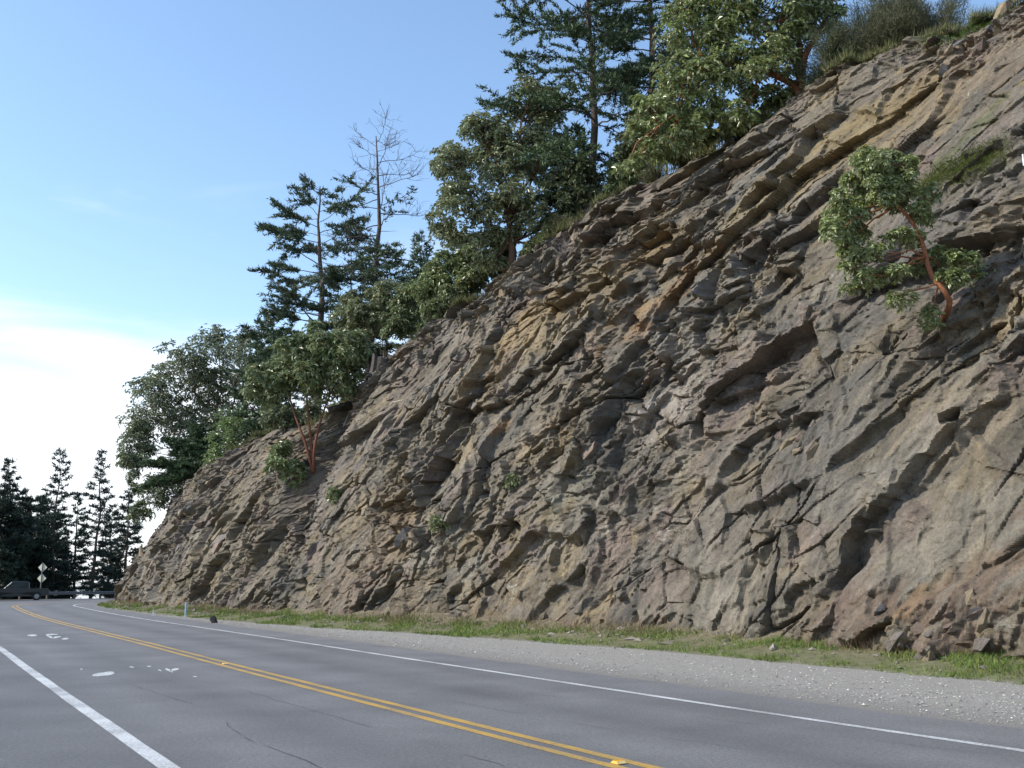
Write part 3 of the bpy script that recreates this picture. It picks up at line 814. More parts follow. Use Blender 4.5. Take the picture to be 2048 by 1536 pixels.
def face_px(u, v):                            # the finished rock surface seen at a photo pixel
    m = np.abs(PU1 - u) + np.abs(PV1 - v); m = m + .02 * P1[_s0::3, ::3, 1]
    k = np.unravel_index(np.argmin(m), m.shape); return P1[_s0 + 3 * k[0], 3 * k[1]].copy()

# ------------------------------------------------------------------ plants
def unit(v): return v / (np.linalg.norm(v, axis=-1, keepdims=True) + 1e-9)

def leaves(P, D, L, W, col, droop=.15):
    """kite leaves folded along the midrib: base P, direction D"""
    n = len(P); D = unit(D)
    side = unit(np.cross(D, unit(RNG.normal(0, 1, (n, 3)) * .55 + A([0, 0, 1.0]))))
    upv = np.cross(side, D)
    L, W = A(L)[:, None], A(W)[:, None]
    mid = P + D * L * .5
    V = np.stack([P, mid + side * W * .5 + upv * W * .18, P + D * L - A([0, 0, 1.0]) * L * droop, mid - side * W * .5 + upv * W * .18], 1)
    Q = np.arange(n * 4).reshape(n, 4)
    T = np.concatenate([Q[:, [0, 1, 2]], Q[:, [0, 2, 3]]])
    return V.reshape(-1, 3), T, np.repeat(col, 4, 0)

def blades(P, D, L, W, col, bend=.3):
    """thin triangles, used for needles and grass"""
    n = len(P); D = unit(D)
    side = unit(np.cross(D, RNG.normal(0, 1, (n, 3))))
    V = np.stack([P - side * A(W)[:, None] * .5, P + side * A(W)[:, None] * .5, P + D * A(L)[:, None]], 1)
    return V.reshape(-1, 3), np.arange(n * 3).reshape(n, 3), np.repeat(col, 3, 0)

def limb_path(p0, p1, seed, n=8, wob=.12, sag=0.0):
    r = np.random.default_rng(seed)
    t = np.linspace(0, 1, n)[:, None]
    L = np.linalg.norm(p1 - p0)
    w = np.cumsum(r.normal(0, 1, (n, 3)), 0); w -= w[0] + t * (w[-1] - w[0])
    return p0 + (p1 - p0) * t + w * wob * L / n ** .5 * .6 + A([0, 0, 1.0]) * sag * L * np.sin(math.pi * t)

MAD_BARK = A([.26, .105, .05])
def madrone(label, base, y, lobes, nleaf, seed, name='madrone_tree', bark=MAD_BARK, fork=.35, leaf=.15, tone=(.095, .135, .048), r0=.16, stems=1, path=None, group='broadleaf trees on the rock cut', cat='tree', dyr=1.0, pale=.25, airy=1.0):
    global RNG
    RNG = np.random.default_rng(seed); r = RNG
    base = A(base, float)
    t = thing(name, label, cat, base, 0, group)
    ctr, rad = [], []
    for lb in lobes:
        u, v, ru, rv = lb[:4]; dy = lb[4] if len(lb) > 4 else r.uniform(-.6, .6) * dyr
        ctr.append(at(u, v, y + dy)); rad.append(A([ru, (ru + rv) / 2, rv]) * y / F * 1.0)
    ctr, rad = A(ctr), A(rad)
    top = ctr.mean(0); trunk = MB()
    starts = []
    if path is not None:
        for one in (path if isinstance(path[0], list) else [path]):
            Pp = np.vstack([[base], [at(u, v, y + dy) for u, v, dy in one]])
            Pc, _ = curve(Pp, .25); trunk.tube(Pc, np.linspace(r0, r0 * .35, len(Pc)), 7, bark)
            starts += [Pc[int(f * (len(Pc) - 1))] for f in (.35, .5, .62, .75, .88, 1)]
    else:
        for s_ in range(stems):
            a = s_ * 2.4 + seed; sp = .28 * (stems > 1)
            f_ = base + (top - base) * (fork + .12 * s_) + A([math.cos(a), math.sin(a), 0]) * sp * np.linalg.norm(top - base)
            pth = limb_path(base + A([math.cos(a), math.sin(a), 0]) * r0 * (stems > 1) - A([0, 0, .3]), f_, seed + s_, 9, .10)
            trunk.tube(pth, np.linspace(r0, r0 * .62, 9), 8, bark); starts.append(f_)
    V_, T_l, C_, n_ = [], [], [], 0
    vol = np.prod(rad, 1) ** (2 / 3); share = vol / vol.sum()
    for k in range(len(ctr)):
        st = starts[int(np.argmin([np.linalg.norm(s_ - ctr[k]) for s_ in starts]))]
        rl = r0 * .42
        pth = limb_path(st, ctr[k], seed * 7 + k, 8, .16, .05)
        trunk.tube(pth, np.linspace(rl * .75, rl * .3, 8), 5, bark, cap=False)
        mr = rad[k].mean()
        ncl = max(6, int(24 * (mr / 1.2) ** 1.1))
        dirs = unit(r.normal(0, 1, (ncl, 3)) + A([0, 0, .25]))
        cc = ctr[k] + dirs * rad[k] * r.uniform(.35, 1.0, (ncl, 1))
        rc = airy * np.clip(.48 * mr, .22, .9) * r.uniform(.75, 1.25, ncl)
        for m in range(0, ncl, 3):
            trunk.tube(limb_path(pth[r.integers(4, 8)], cc[m], seed * 13 + k * 31 + m, 5, .18), np.linspace(rl * .3, .012, 5), 4, bark * .9, cap=False)
        nro = max(4, int(1.08 * nleaf * share[k] / 7 / ncl))
        cd = unit(r.normal(0, 1, (ncl, nro, 3)) + A([0, 0, .55]) + dirs[:, None] * .5)
        pos = cc[:, None] + cd * rc[:, None, None] * r.uniform(.35, 1.05, (ncl, nro, 1)) * A([1, 1, .75])
        ax = unit(cd + A([0, 0, .5]))
        pos, ax = pos.reshape(-1, 3), ax.reshape(-1, 3)
        shade = np.repeat(r.uniform(.75, 1.25, ncl), nro)
        nr = len(pos); m = 7
        rd = r.normal(0, 1, (nr, m, 3)); rd = unit(rd - (rd * ax[:, None]).sum(-1, keepdims=True) * ax[:, None])
        D = ax[:, None] * r.uniform(-.1, .55, (nr, m, 1)) + rd
        P = np.repeat(pos[:, None], m, 1)
        c = (A(tone) * 1.5 + A([.03, .018, .018])) * shade[:, None, None] * r.uniform(.65, 1.4, (nr, m, 1))
        pl = r.random((nr, m)) < pale + .1
        c[pl] = c[pl] * .5 + A([.28, .30, .20]) * .75
        yl = r.random((nr, m)) < .02; c[yl] = A([.33, .26, .06])
        Lf = leaf * 1.2 * r.uniform(.55, 1.35, nr * m)
        v_, t_, c_ = leaves(P.reshape(-1, 3), D.reshape(-1, 3), Lf, Lf * r.uniform(.33, .48, nr * m), c.reshape(-1, 3))
        V_.append(v_); T_l.append(t_ + n_); C_.append(c_); n_ += len(v_)
    link('trunk', trunk.data('trunk', M_bark, True, base), t)
    link('crown', mesh_data('crown', np.vstack(V_) - base, np.vstack(T_l), M_leaf, False, np.vstack(C_)), t)
    return t

FIR_BARK = A([.115, .085, .068])
def fir(label, base, top, spread, seed, nb=60, start=.12, prof='cone', ndl=.2, dens=1.0, bare=.25, tone=(.034, .055, .026), r0=.2, name='fir_tree', dead=None, rise=.12, group='conifers above the rock cut', bark=FIR_BARK, stubs=0, sweep=None, lets=13):
    """conifer: tapered trunk, limbs in loose whorls carrying flat sprays of needles; dead = fraction of the height above which limbs are bare"""
    global RNG
    RNG = np.random.default_rng(seed); r = RNG
    base, top = A(base, float), A(top, float)
    t = thing(name, label, 'tree', base, 0, group)
    H = top[2] - base[2]; ax = top - base
    tr = MB()
    pth = limb_path(base - A([0, 0, .5]), top, seed, 14, .035)
    tr.tube(pth, np.interp(np.linspace(0, 1, 14), [0, .05, 1], [r0 * 1.35, r0, r0 * (.09 if dead is None else .10)]), 9, bark)
    spine = lambda f: A([np.interp(f, np.linspace(0, 1, 14), pth[:, k]) for k in range(3)])
    O, D, L, Sh = [], [], [], []
    for k in range(nb):
        f = start + (1 - start) * ((k + r.uniform(0, 1)) / nb) ** .95
        f = min(f, .985)
        g = (f - start) / (1 - start)
        if prof == 'cone': w = (1 - g) ** .8 * .96 + .05
        elif prof == 'flat': w = .5 + .5 * math.sin(math.pi * min(g * .85 + .22, 1)) - .25 * g ** 4
        else: w = .55 + .45 * math.sin(math.pi * (g * .8 + .15))
        Lb = spread * w * r.uniform(.6, 1.08)
        phi = k * 2.399 + r.normal(0, .5)
        if sweep is not None and r.random() < sweep[1]: phi = sweep[0] + r.normal(0, .7)
        dirh = A([math.cos(phi), math.sin(phi), 0])
        e = rise + .45 * g + r.normal(0, .13) - .12 * (1 - g)
        if dead is not None: e = rise * .5 + .12 * g + r.normal(0, .2)
        p0 = spine(f); n = 9; tt_ = np.linspace(0, 1, n)[:, None]
        bp = p0 + dirh * Lb * tt_ + A([0, 0, 1.0]) * Lb * (math.tan(e) * tt_ - .22 * tt_ ** 2 * (1 - g) + .16 * tt_ ** 3)
        wv = np.cumsum(r.normal(0, .05, (n, 3)), 0); wv -= wv[0]; bp = bp + wv * Lb * .35
        rb = max(.012, r0 * .26 * (1 - g * .75) * (Lb / spread) ** .5)
        is_dead = dead is not None and (f > dead or (f > dead - .4 and r.random() < .45))
        tr.tube(bp, np.linspace(rb, .008, n), 5, bark * (1.15 if is_dead else 1), cap=False)
        if is_dead:                           # bare twigs
            for m in range(9):
                s = r.uniform(.3, 1); q0 = bp[int(s * (n - 1))]
                d2 = unit(dirh * r.uniform(.2, 1) + r.normal(0, .55, 3) + A([0, 0, .45]))
                q1 = q0 + d2 * Lb * r.uniform(.2, .42)
                tw = limb_path(q0, q1, seed + k * 40 + m, 5, .2); tr.tube(tw, np.linspace(.016, .006, 5), 3, bark * 1.2, cap=False)
                for _ in range(3):
                    q2 = tw[r.integers(1, 5)]; tr.tube(A([q2, q2 + unit(d2 + r.normal(0, .7, 3)) * Lb * .14]), [.009, .005], 3, bark * 1.2, cap=False)
            continue
        m = max(4, int(lets * (Lb / spread) ** .6 * dens))
        s = np.sort(r.uniform(bare, 1.0, m)); idx = s * (n - 1)
        pos = np.stack([np.interp(idx, np.arange(n), bp[:, c]) for c in range(3)], -1)
        sd_ = np.where(np.arange(m) % 2, 1, -1)[:, None]
        perp = np.cross(dirh, [0, 0, 1.0])
        dd = unit(dirh * r.uniform(.3, 1.0, (m, 1)) + perp * sd_ * r.uniform(.3, 1.1, (m, 1)) + A([0, 0, 1.0]) * r.normal(.08, .22, (m, 1)))
        ln = Lb * (.16 + .30 * np.sin(math.pi * np.clip(s * .9, 0, 1))) * r.uniform(.6, 1.2, m)
        O.append(pos); D.append(dd); L.append(ln); Sh.append(np.full(m, r.uniform(.7, 1.3)))
        O.append(bp[-3:-2]); D.append(unit(bp[-1] - bp[-3])[None]); L.append(A([np.linalg.norm(bp[-1] - bp[-3]) * 1.1])); Sh.append(A([1.0]))
    for k in range(stubs):
        f = r.uniform(.04, .75); phi = r.uniform(0, 6.28); p0 = spine(f); d2 = A([math.cos(phi), math.sin(phi), r.uniform(-.3, .25)])
        tr.tube(limb_path(p0, p0 + d2 * spread * r.uniform(.12, .4), seed + 900 + k, 5, .12), np.linspace(.025, .007, 5), 4, bark * 1.1, cap=False)
    O, D, L, Sh = np.vstack(O), np.vstack(D), np.concatenate(L), np.concatenate(Sh)
    cnt = np.maximum(6, (L / ndl * 15 * dens).astype(int))
    ix = np.repeat(np.arange(len(O)), cnt); nn = len(ix)
    s = r.uniform(0.0, 1, nn)
    P = O[ix] + D[ix] * (L[ix] * s)[:, None] + r.normal(0, ndl * .25, (nn, 3)) * A([1, 1, .5]) - A([0, 0, 1.0]) * (L[ix] * s ** 2 * .10)[:, None]
    dd = D[ix] * .7 + r.normal(0, .6, (nn, 3)) + A([0, 0, .3])
    c = (A(tone) * (1.0 if 'beyond' in group else 1.55) + (0 if 'beyond' in group else .008)) * (Sh[ix] * r.uniform(.6, 1.5, nn))[:, None]
    v_, t_, c_ = blades(P, dd, ndl * r.uniform(.6, 1.3, nn), ndl * r.uniform(.2, .38, nn), c)
    link('trunk', tr.data('trunk', M_bark, True, base), t)
    link('crown', mesh_data('crown', v_ - base, t_, M_needle, False, c_), t)
    return t

def topz(base, v, u=None):                    # the point above base's ground distance at row v (and column u)
    bu, _ = project(A([base[0], base[1], base[2] + 4])); d = ray(bu if u is None else u, v)
    return A([0, 0, EYE]) + d * (base[1] / d[1])

# broadleaf trees, from the right
b_n = crest_px(1602, .8)
madrone('large leafy tree with spreading orange-brown stems at the top beside the dry shrubs', b_n, b_n[1], [(1420, 60, 90, 75), (1555, 45, 85, 65), (1650, 40, 55, 55), (1375, 165, 75, 65), (1480, 140, 85, 65), (1300, 240, 60, 48), (1420, 232, 62, 40),
        (1555, 120, 55, 45), (1290, 296, 48, 36), (1500, -50, 150, 70), (1640, -60, 90, 60), (1370, 20, 40, 45), (1360, 262, 50, 34), (1470, 240, 50, 30), (1530, 200, 50, 30), (1255, 330, 30, 24), (1330, 300, 40, 24)], 52000, 101, r0=.17, path=[[(1592, 130, 0), (1540, 70, 0), (1480, 20, .4)], [(1608, 120, 0), (1640, 60, .2), (1665, 0, .3)], [(1580, 165, 0), (1490, 130, .3), (1400, 110, .5)], [(1600, 110, .3), (1590, 40, .4), (1560, -30, .6)]], leaf=.17, tone=(.115, .155, .045))
p_base = face_px(1886, 640)
yf = p_base[1] - .9
madrone('small crooked tree with bare orange trunk growing out of the rock face', p_base, yf, [(1765, 325, 62, 38), (1815, 362, 45, 36), (1722, 360, 40, 38), (1770, 385, 60, 26), (1688, 440, 40, 50), (1690, 495, 34, 30), (1730, 455, 26, 26), (1842, 428, 28, 26), (1880, 535, 48, 30),
        (1930, 525, 30, 24), (1772, 552, 45, 20), (1790, 470, 24, 20), (1862, 640, 24, 20), (1910, 565, 40, 20), (1715, 575, 24, 14), (1740, 412, 30, 24), (1800, 408, 26, 18), (1748, 510, 30, 22), (1832, 482, 20, 16), (1700, 540, 26, 16), (1955, 552, 18, 16), (1800, 598, 24, 12), (1850, 392, 22, 16), (1665, 470, 22, 30)], 34000, 102, r0=.08, airy=1.05, leaf=.09, path=[(1899, 600, -.1), (1862, 548, 0), (1846, 490, 0), (1822, 440, 0), (1790, 405, 0), (1768, 345, 0)], tone=(.125, .165, .05), dyr=.8, pale=.3)
b_k = crest_px(1032, .5)
madrone('big round-topped leafy tree with dark trunk left of the tall fir', b_k, b_k[1], [(1065, 205, 55, 50), (965, 270, 58, 45), (900, 335, 45, 52), (1000, 330, 95, 65), (1090, 290, 60, 65), (915, 420, 52, 58), (1020, 425, 85, 55), (1115, 390, 45, 55), (893, 478, 36, 36), (955, 495, 50, 36), (985, 525, 36, 22), (1000, 470, 50, 30), (1080, 490, 30, 18), (1090, 220, 40, 40), (1110, 455, 35, 30)],
        54000, 103, bark=A([.13, .07, .045]), r0=.26, leaf=.165, tone=(.105, .135, .058), pale=.35)
b_d = face_px(627, 948)
madrone('leafy tree with several red-orange stems rooted in the gully of the rock', b_d, b_d[1] - .3, [(600, 735, 85, 50), (540, 775, 45, 45), (660, 755, 55, 55), (695, 705, 45, 45), (625, 690, 55, 35), (690, 775, 26, 22)],
        30000, 104, r0=.09, bark=A([.17, .07, .04]), path=[[(612, 890, 0), (590, 830, 0), (575, 780, .3)], [(622, 880, .1), (615, 820, .2), (612, 750, .3)], [(630, 890, 0), (645, 830, .2), (668, 770, .4)]], leaf=.19, tone=(.085, .125, .045))
b_d2 = face_px(585, 965)
madrone('low green leafy shrub under the red-stemmed tree', b_d2, b_d2[1] - .4, [(568, 915, 32, 28), (592, 950, 22, 22), (556, 935, 22, 18)], 5000, 105, name='leafy_shrub', r0=.05, leaf=.17, tone=(.10, .145, .05), group='shrubs on the rock cut', cat='shrub', dyr=.3)
b_c = crest_px(430, 6)
madrone('broad silvery-green leafy tree at the far end of the ridge', b_c, b_c[1], [(445, 695, 62, 42), (372, 735, 62, 48), (312, 785, 52, 52), (345, 850, 75, 62), (430, 790, 75, 70), (505, 715, 52, 52), (520, 790, 45, 60), (460, 870, 50, 50), (400, 900, 50, 40)],
        48000, 106, bark=A([.12, .085, .06]), r0=.3, stems=2, leaf=.22, tone=(.085, .115, .062), pale=.4, dyr=2.5)
b_c2 = crest_px(300, 3)
madrone('narrow leafy tree leaning out at the far left tip of the ridge', b_c2, b_c2[1], [(272, 868, 28, 48), (262, 935, 18, 42), (290, 915, 24, 30)], 9000, 107, bark=A([.12, .085, .06]), r0=.13, leaf=.21, tone=(.08, .115, .058), pale=.35)
for k, (u, bk, lobes, nl, lab, tn) in enumerate([
        (740, 2.0, [(780, 595, 55, 40), (735, 640, 45, 40), (705, 670, 35, 35), (700, 625, 40, 40), (760, 650, 40, 30)], 20000, 'leafy shrub behind the dark stump', (.10, .125, .055)),
        (870, 1.2, [(860, 575, 40, 42), (900, 545, 45, 40), (935, 515, 40, 35), (880, 610, 36, 25), (935, 555, 36, 25)], 18000, 'leafy shrub left of the dark-trunked round tree', (.10, .14, .045)),
        (800, 1.2, [(820, 610, 40, 38), (840, 645, 26, 20), (790, 655, 30, 28)], 10000, 'leafy shrub just right of the stump', (.09, .125, .05)),
        (480, 1.5, [(480, 865, 55, 42), (445, 915, 36, 32), (425, 940, 24, 22), (530, 845, 36, 30)], 15000, 'bright green bush on the low left end of the rock', (.085, .145, .035)),
        (1255, 1.2, [(1250, 365, 40, 28), (1285, 350, 30, 24), (1225, 385, 20, 16)], 9000, 'dark green bush at the foot of the tall fir', (.06, .10, .03)),
        (1420, 1.2, [(1420, 285, 45, 22), (1370, 300, 34, 20), (1480, 262, 36, 20), (1330, 318, 30, 20)], 12000, 'low leafy bush under the left limbs of the large tree', (.10, .14, .045)),
        (1330, 2.5, [(1300, 270, 50, 45), (1265, 310, 40, 36), (1345, 240, 45, 40), (1290, 220, 40, 35)], 20000, 'round pale green bush between the tall fir and the large leafy tree', (.10, .13, .055)),
        (1000, 1.0, [(985, 540, 34, 22), (950, 560, 34, 22), (1010, 505, 30, 24)], 9000, 'leafy bush at the left foot of the dark-trunked tree', (.085, .12, .04)),
        (1150, 1.6, [(1140, 420, 40, 28), (1175, 395, 34, 26), (1110, 450, 30, 20), (1165, 350, 34, 34)], 12000, 'dark bush between the round tree and the tall fir trunk', (.045, .075, .028)),
        (905, .5, [(905, 596, 36, 22), (870, 626, 30, 20), (940, 572, 30, 20)], 8000, 'low bush on the rim left of the dark trunk', (.09, .125, .045)),
        (1090, .5, [(1085, 486, 34, 18), (1120, 460, 30, 18), (1060, 505, 20, 14)], 7000, 'low bush on the rim right of the dark trunk', (.085, .11, .04)),
        (1560, .6, [(1560, 208, 36, 18), (1520, 236, 30, 18), (1590, 185, 20, 16), (1480, 258, 26, 14)], 9000, 'low leafy bush on the rim under the large orange-stemmed tree', (.09, .13, .04)),
        (640, 2.5, [(645, 835, 45, 30), (600, 850, 40, 26), (560, 840, 40, 24), (690, 790, 30, 30)], 13000, 'dark green bush behind the red stems', (.05, .075, .03)),
        (350, 1.0, [(345, 965, 40, 34), (305, 990, 36, 34), (278, 1025, 22, 28), (385, 945, 30, 28)], 13000, 'small green bush near the ridge tip', (.05, .085, .028))]):
    bb = crest_px(u, bk)
    madrone(lab, bb, bb[1], lobes, nl, 120 + k, name='leafy_shrub', r0=.07, leaf=.17, tone=tn, stems=3, fork=.3, bark=A([.14, .09, .06]), group='shrubs on the rock cut', cat='shrub', dyr=.8)
for k, (u, v, r_, lab) in enumerate([(672, 990, 15, 'small green plant growing on the lower rock face below the gully'), (1026, 962, 9, 'small green tuft on the middle of the rock face'), (880, 1048, 12, 'small yellowish plant on a ledge low on the rock')]):
    bb = face_px(u, v + r_ * .6)
    madrone(lab, bb, bb[1] - .15, [(u, v, r_, r_), (u - r_ * .4, v + r_ * .4, r_ * .7, r_ * .7)], 900, 140 + k, name='rock_plant', r0=.015, leaf=.12, tone=(.10, .13, .05), group='small plants on the rock face', cat='plant', dyr=.1)

# conifers on the ridge
b_l = crest_px(1192, 2.5)
fir('tall dark fir with a thick trunk running out of the top of the picture', b_l, topz(b_l, -420, 1165), 5.0, 201, nb=86, start=.10, prof='flat', ndl=.24, r0=.21, bark=A([.075, .056, .046]), rise=.05, stubs=30, bare=.3, tone=(.036, .058, .024), dens=1.0, lets=12)
b_m = crest_px(1300, 5)
fir('slimmer fir with reddish trunk behind the big leafy tree', b_m, topz(b_m, -260, 1278), 3.6, 202, nb=42, start=.34, prof='flat', ndl=.24, r0=.25, rise=.02, stubs=20, bark=A([.16, .105, .08]), bare=.3)
b_f = crest_px(628, 8)
fir('flat-topped fir with long level limbs reaching left over the ridge', b_f, topz(b_f, 372, 640), 5.0, 203, nb=44, start=.20, prof='flat', ndl=.30, r0=.34, rise=.10, stubs=12, bare=.34, tone=(.042, .062, .036), sweep=(math.pi * .95, .25), lets=15)
b_g = crest_px(735, 8)
fir('tall dead-topped fir with bare crooked upper limbs', b_g, topz(b_g, 272, 752), 4.4, 204, nb=46, start=.22, prof='round', ndl=.28, r0=.34, bark=A([.085, .068, .06]), rise=.10, dead=.80, stubs=20, bare=.3, tone=(.042, .062, .036), lets=9, dens=.7)
b_h = crest_px(705, 9)
fir('thin half-bare fir between the flat-topped and the dead-topped fir', b_h, topz(b_h, 470, 697), 2.4, 205, nb=26, start=.25, prof='round', ndl=.28, r0=.13, stubs=24, bare=.35, tone=(.04, .06, .034), lets=8)
b_i = crest_px(842, 7)
fir('small dense pointed conifer between the dead-topped fir and the round tree', b_i, topz(b_i, 468, 836), 2.3, 206, nb=70, start=.1, prof='cone', ndl=.26, r0=.12, bare=.1, tone=(.045, .07, .04), rise=.25)
b_i2 = crest_px(775, 8)
fir('low flat-crowned conifer right of the dead-topped fir', b_i2, topz(b_i2, 492, 770), 3.2, 207, nb=30, start=.3, prof='flat', ndl=.28, r0=.14, bare=.3, tone=(.05, .07, .035))
for k, (u, bk, vt, ut, sp, lab) in enumerate([(330, 2.5, 880, 335, 2.4, 'dark conifer under the silvery tree at the ridge end'), (395, 2.5, 850, 388, 2.2, 'dark conifer with a pale thin trunk left of the bright green bush'), (290, 1.0, 930, 280, 2.0, 'low dark conifer at the very tip of the ridge'), (318, 1.2, 935, 312, 1.8, 'second small dark conifer from the ridge tip'), (268, .6, 985, 266, 1.5, 'tiny dark conifer on the end of the rock nose'),
                                              (1150, 4, 250, 1150, 2.6, 'dark young conifer behind the round leafy tree'), (560, 6, 640, 545, 3.0, 'dark conifer between the silvery tree and the flat-topped fir')]):
    bb = crest_px(u, bk)
    fir(lab, bb, topz(bb, vt, ut), sp, 220 + k, nb=64, start=.02, prof='cone' if k < 6 else 'flat', ndl=.28, r0=.11, bare=.08, tone=(.034, .058, .026), bark=A([.3, .28, .25]) if k == 1 else FIR_BARK, rise=.1)

# dark conifers beyond the bend
far = [(22, 105, 918, 18, 3.6, 1.25, 'first tall dark conifer from the left beyond the bend'), (108, 110, 898, 123, 3.7, .95, 'tall dark conifer standing right behind the road sign'), (188, 112, 900, 204, 3.5, .8, 'tall thin-crowned conifer between the sign and the rock'),
       (152, 118, 985, 156, 2.8, .9, 'shorter conifer in the gap left of the thin-crowned one'), (243, 116, 955, 262, 3.0, 1.0, 'conifer half hidden behind the nose of the rock'), (60, 118, 1000, 62, 3.6, 1.2, 'dense dark conifer between the two left tall ones'), (-40, 108, 900, -45, 4, 1.2, 'conifer cut off by the left edge of the picture'),
       (222, 122, 1010, 225, 2.8, .9, 'low conifer just left of the rock nose'), (5, 104, 1015, 2, 3.2, 1.2, 'dark conifer above the parked pickup'), (40, 110, 1075, 40, 3.6, 1.3, 'low dense conifer left of the road sign'),
       (80, 121, 1050, 84, 3.8, 1.2, 'dense conifer filling the gap behind the road sign')]
for k, (u, y, vt, ut, sp, dn_, lab) in enumerate(far):
    p = at(u, 1165, y); p[2] = -.3
    o_, i_ = nearest_off(p[None, :2]); p[2] = -.1 - max(0, -o_[0] - 17) * .22
    fir(lab, p, topz(p, vt, ut), sp, 240 + k, nb=60, start=.03 if k >= 8 else .07 if k not in (2, 4) else .12, prof='cone' if k not in (5, 8, 9, 10) else 'round', ndl=.42, r0=.2, bare=.12, tone=(.034, .052, .038), dens=dn_ * .95, group='conifers beyond the bend', rise=.0, lets=13, stubs=8)

# broom-like dry shrubs along the crest
def broom(label, base, R, H, n, seed, tone, name='dry_shrub', group='dry shrubs along the crest'):
    global RNG
    RNG = np.random.default_rng(seed); r = RNG
    t = thing(name, label, 'shrub', base, 0, group)
    st = MB()
    tips = []
    for k in range(26):
        d = unit(r.normal(0, .75, 3) * A([1, 1, .5]) + A([0, 0, .75])); p1 = d * A([R, R, H]) * r.uniform(.6, 1) * 1.15
        pp = limb_path(A([r.normal(0, .12), r.normal(0, .12), -.1]), p1, seed + k, 6, .16); st.tube(pp, np.linspace(.02, .006, 6), 4, A([.12, .085, .06]), cap=False); tips.append(pp)
    tips = np.stack(tips)
    ix = r.integers(0, 26, n); f = r.uniform(1.2, 5, n); lo = np.clip(f.astype(int), 0, 4)
    P = tips[ix, lo] + (tips[ix, lo + 1] - tips[ix, lo]) * (f - lo)[:, None] + r.normal(0, .09 * R, (n, 3))
    D = unit(P - A([0, 0, -.4])) * .8 + r.normal(0, .75, (n, 3)) + A([0, 0, .3])
    c = A(tone) * .9 * r.uniform(.5, 1.5, (n, 1))
    v_, t_, c_ = blades(P, D, r.uniform(.10, .32, n) * min(R, 1.2), r.uniform(.012, .024, n), c)
    link('stems', st.data('stems', M_bark), t)
    link('twigs', mesh_data('twigs', v_, t_, M_grass, False, c_), t)
broom_specs = [(1668, .8, 1.5, 2.3, 11000, (.105, .125, .06), 'dry shrub right beside the orange stems of the large tree'), (1735, 1.2, 2.0, 3.0, 16000, (.10, .115, .058), 'tall brown-green dry shrub at the top edge, second from the large tree'), (1800, 1.2, 1.9, 2.8, 15000, (.115, .12, .065), 'brown-green dry shrub near the top right grass patch'),
               (1860, 1.8, 1.8, 2.4, 13000, (.12, .125, .07), 'rightmost dry shrub above the cliff top'), (1700, 4.5, 2.4, 3.6, 15000, (.10, .105, .06), 'taller dry shrub standing further back behind the crest shrubs'), (1780, 5.5, 2.6, 3.6, 15000, (.09, .12, .05), 'large dry shrub at the top edge behind the other shrubs'),
               (1140, .5, 1.1, 1.2, 5000, (.13, .13, .06), 'grassy shrub right of the round tree trunk'), (1190, .5, .8, .9, 3500, (.20, .18, .16), 'pale grey twiggy bush at the foot of the tall fir'),
               (1375, .4, .9, .9, 4500, (.17, .15, .08), 'straw-coloured shrub on the crest below the large leafy tree'), (1640, .3, .7, .8, 2500, (.12, .15, .05), 'green tuft on the edge under the large tree trunk'), (1090, .2, .7, .7, 2500, (.12, .14, .05), 'green tuft on the crest right of the dark trunk'),
               (815, .5, .8, .9, 3500, (.17, .15, .09), 'straw-coloured shrub right of the stump'), (955, .3, .7, .7, 2500, (.15, .14, .07), 'low dry tuft left of the dark trunk on the crest'), (1310, .4, .8, .8, 3000, (.12, .12, .06), 'low dry shrub beside the dark green bush')]
for k, (u, bk, R, H, n_, tn, lab) in enumerate(broom_specs):
    broom(lab, crest_px(u, bk), R, H, n_, 300 + k, tn)
def bare_bush(label, base, R, seed):
    r = np.random.default_rng(seed); t = MB()
    for k in range(60):
        d = unit(r.normal(0, .7, 3) + A([0, -.3, .7])); p1 = d * R * r.uniform(.5, 1)
        pp = limb_path(A([0, 0, -.05]), p1, seed + k, 5, .2); t.tube(pp, np.linspace(.012, .005, 5), 3, A([.30, .26, .24]) * r.uniform(.7, 1.2), cap=False)
        for _ in range(4):
            q = pp[r.integers(1, 5)]; t.tube(A([q, q + unit(d + r.normal(0, .7, 3)) * R * .3]), [.007, .004], 3, A([.30, .26, .24]) * r.uniform(.7, 1.2), cap=False)
    link('bare_bush', t.data('bare_bush', M_bark), None, base, label, 'shrub', 'leafless bushes on the rock')
bare_bush('leafless grey bush on the rock below the round tree', face_px(1135, 520), 1.0, 41)
bare_bush('leafless reddish-grey bush low on the rock near the gravel', face_px(1010, 790) , .6, 42)

# ------------------------------------------------------------------ grasses (nobody could count the blades)
def grass_patch(name, label, P, L, W, col, lean=.35, cat='grass', nrmup=None, parent=None):
    n = len(P)
    D = RNG.normal(0, lean, (n, 3)) + A([0, 0, 1.0]) if nrmup is None else RNG.normal(0, lean, (n, 3)) + nrmup
    v_, t_, c_ = blades(P, D, L, W, col)
    return link(name, mesh_data(name, v_, t_, M_grass, False, c_), parent, label=label, cat=cat, kind='stuff')
RNG = np.random.default_rng(77)
ii = np.where((C[:, 1] > 3) & (C[:, 1] < 90) & (np.arange(NC) < i_apex + 14))[0]
w_i = 1.0 / np.clip(C[ii, 1], 9, 90) ** .9; w_i /= w_i.sum()
n_ = 150000
pk = RNG.choice(ii, n_, p=w_i); fr = RNG.uniform(0, 1, n_)
edge_w = .9 * (fbm(CS * .6, CS * 0 + 2, 700, 4) - .42)
oo = G_OFF[pk] + edge_w[pk] + fr * (B_OFF[pk] - G_OFF[pk] + .5 - edge_w[pk])
PG = C[pk] + CN[pk] * oo[:, None] + CT[pk] * RNG.uniform(-.3, .3, (n_, 1))
tuft = fbm(PG[:, 0] * 1.3, PG[:, 1] * 1.3, 710, 4)
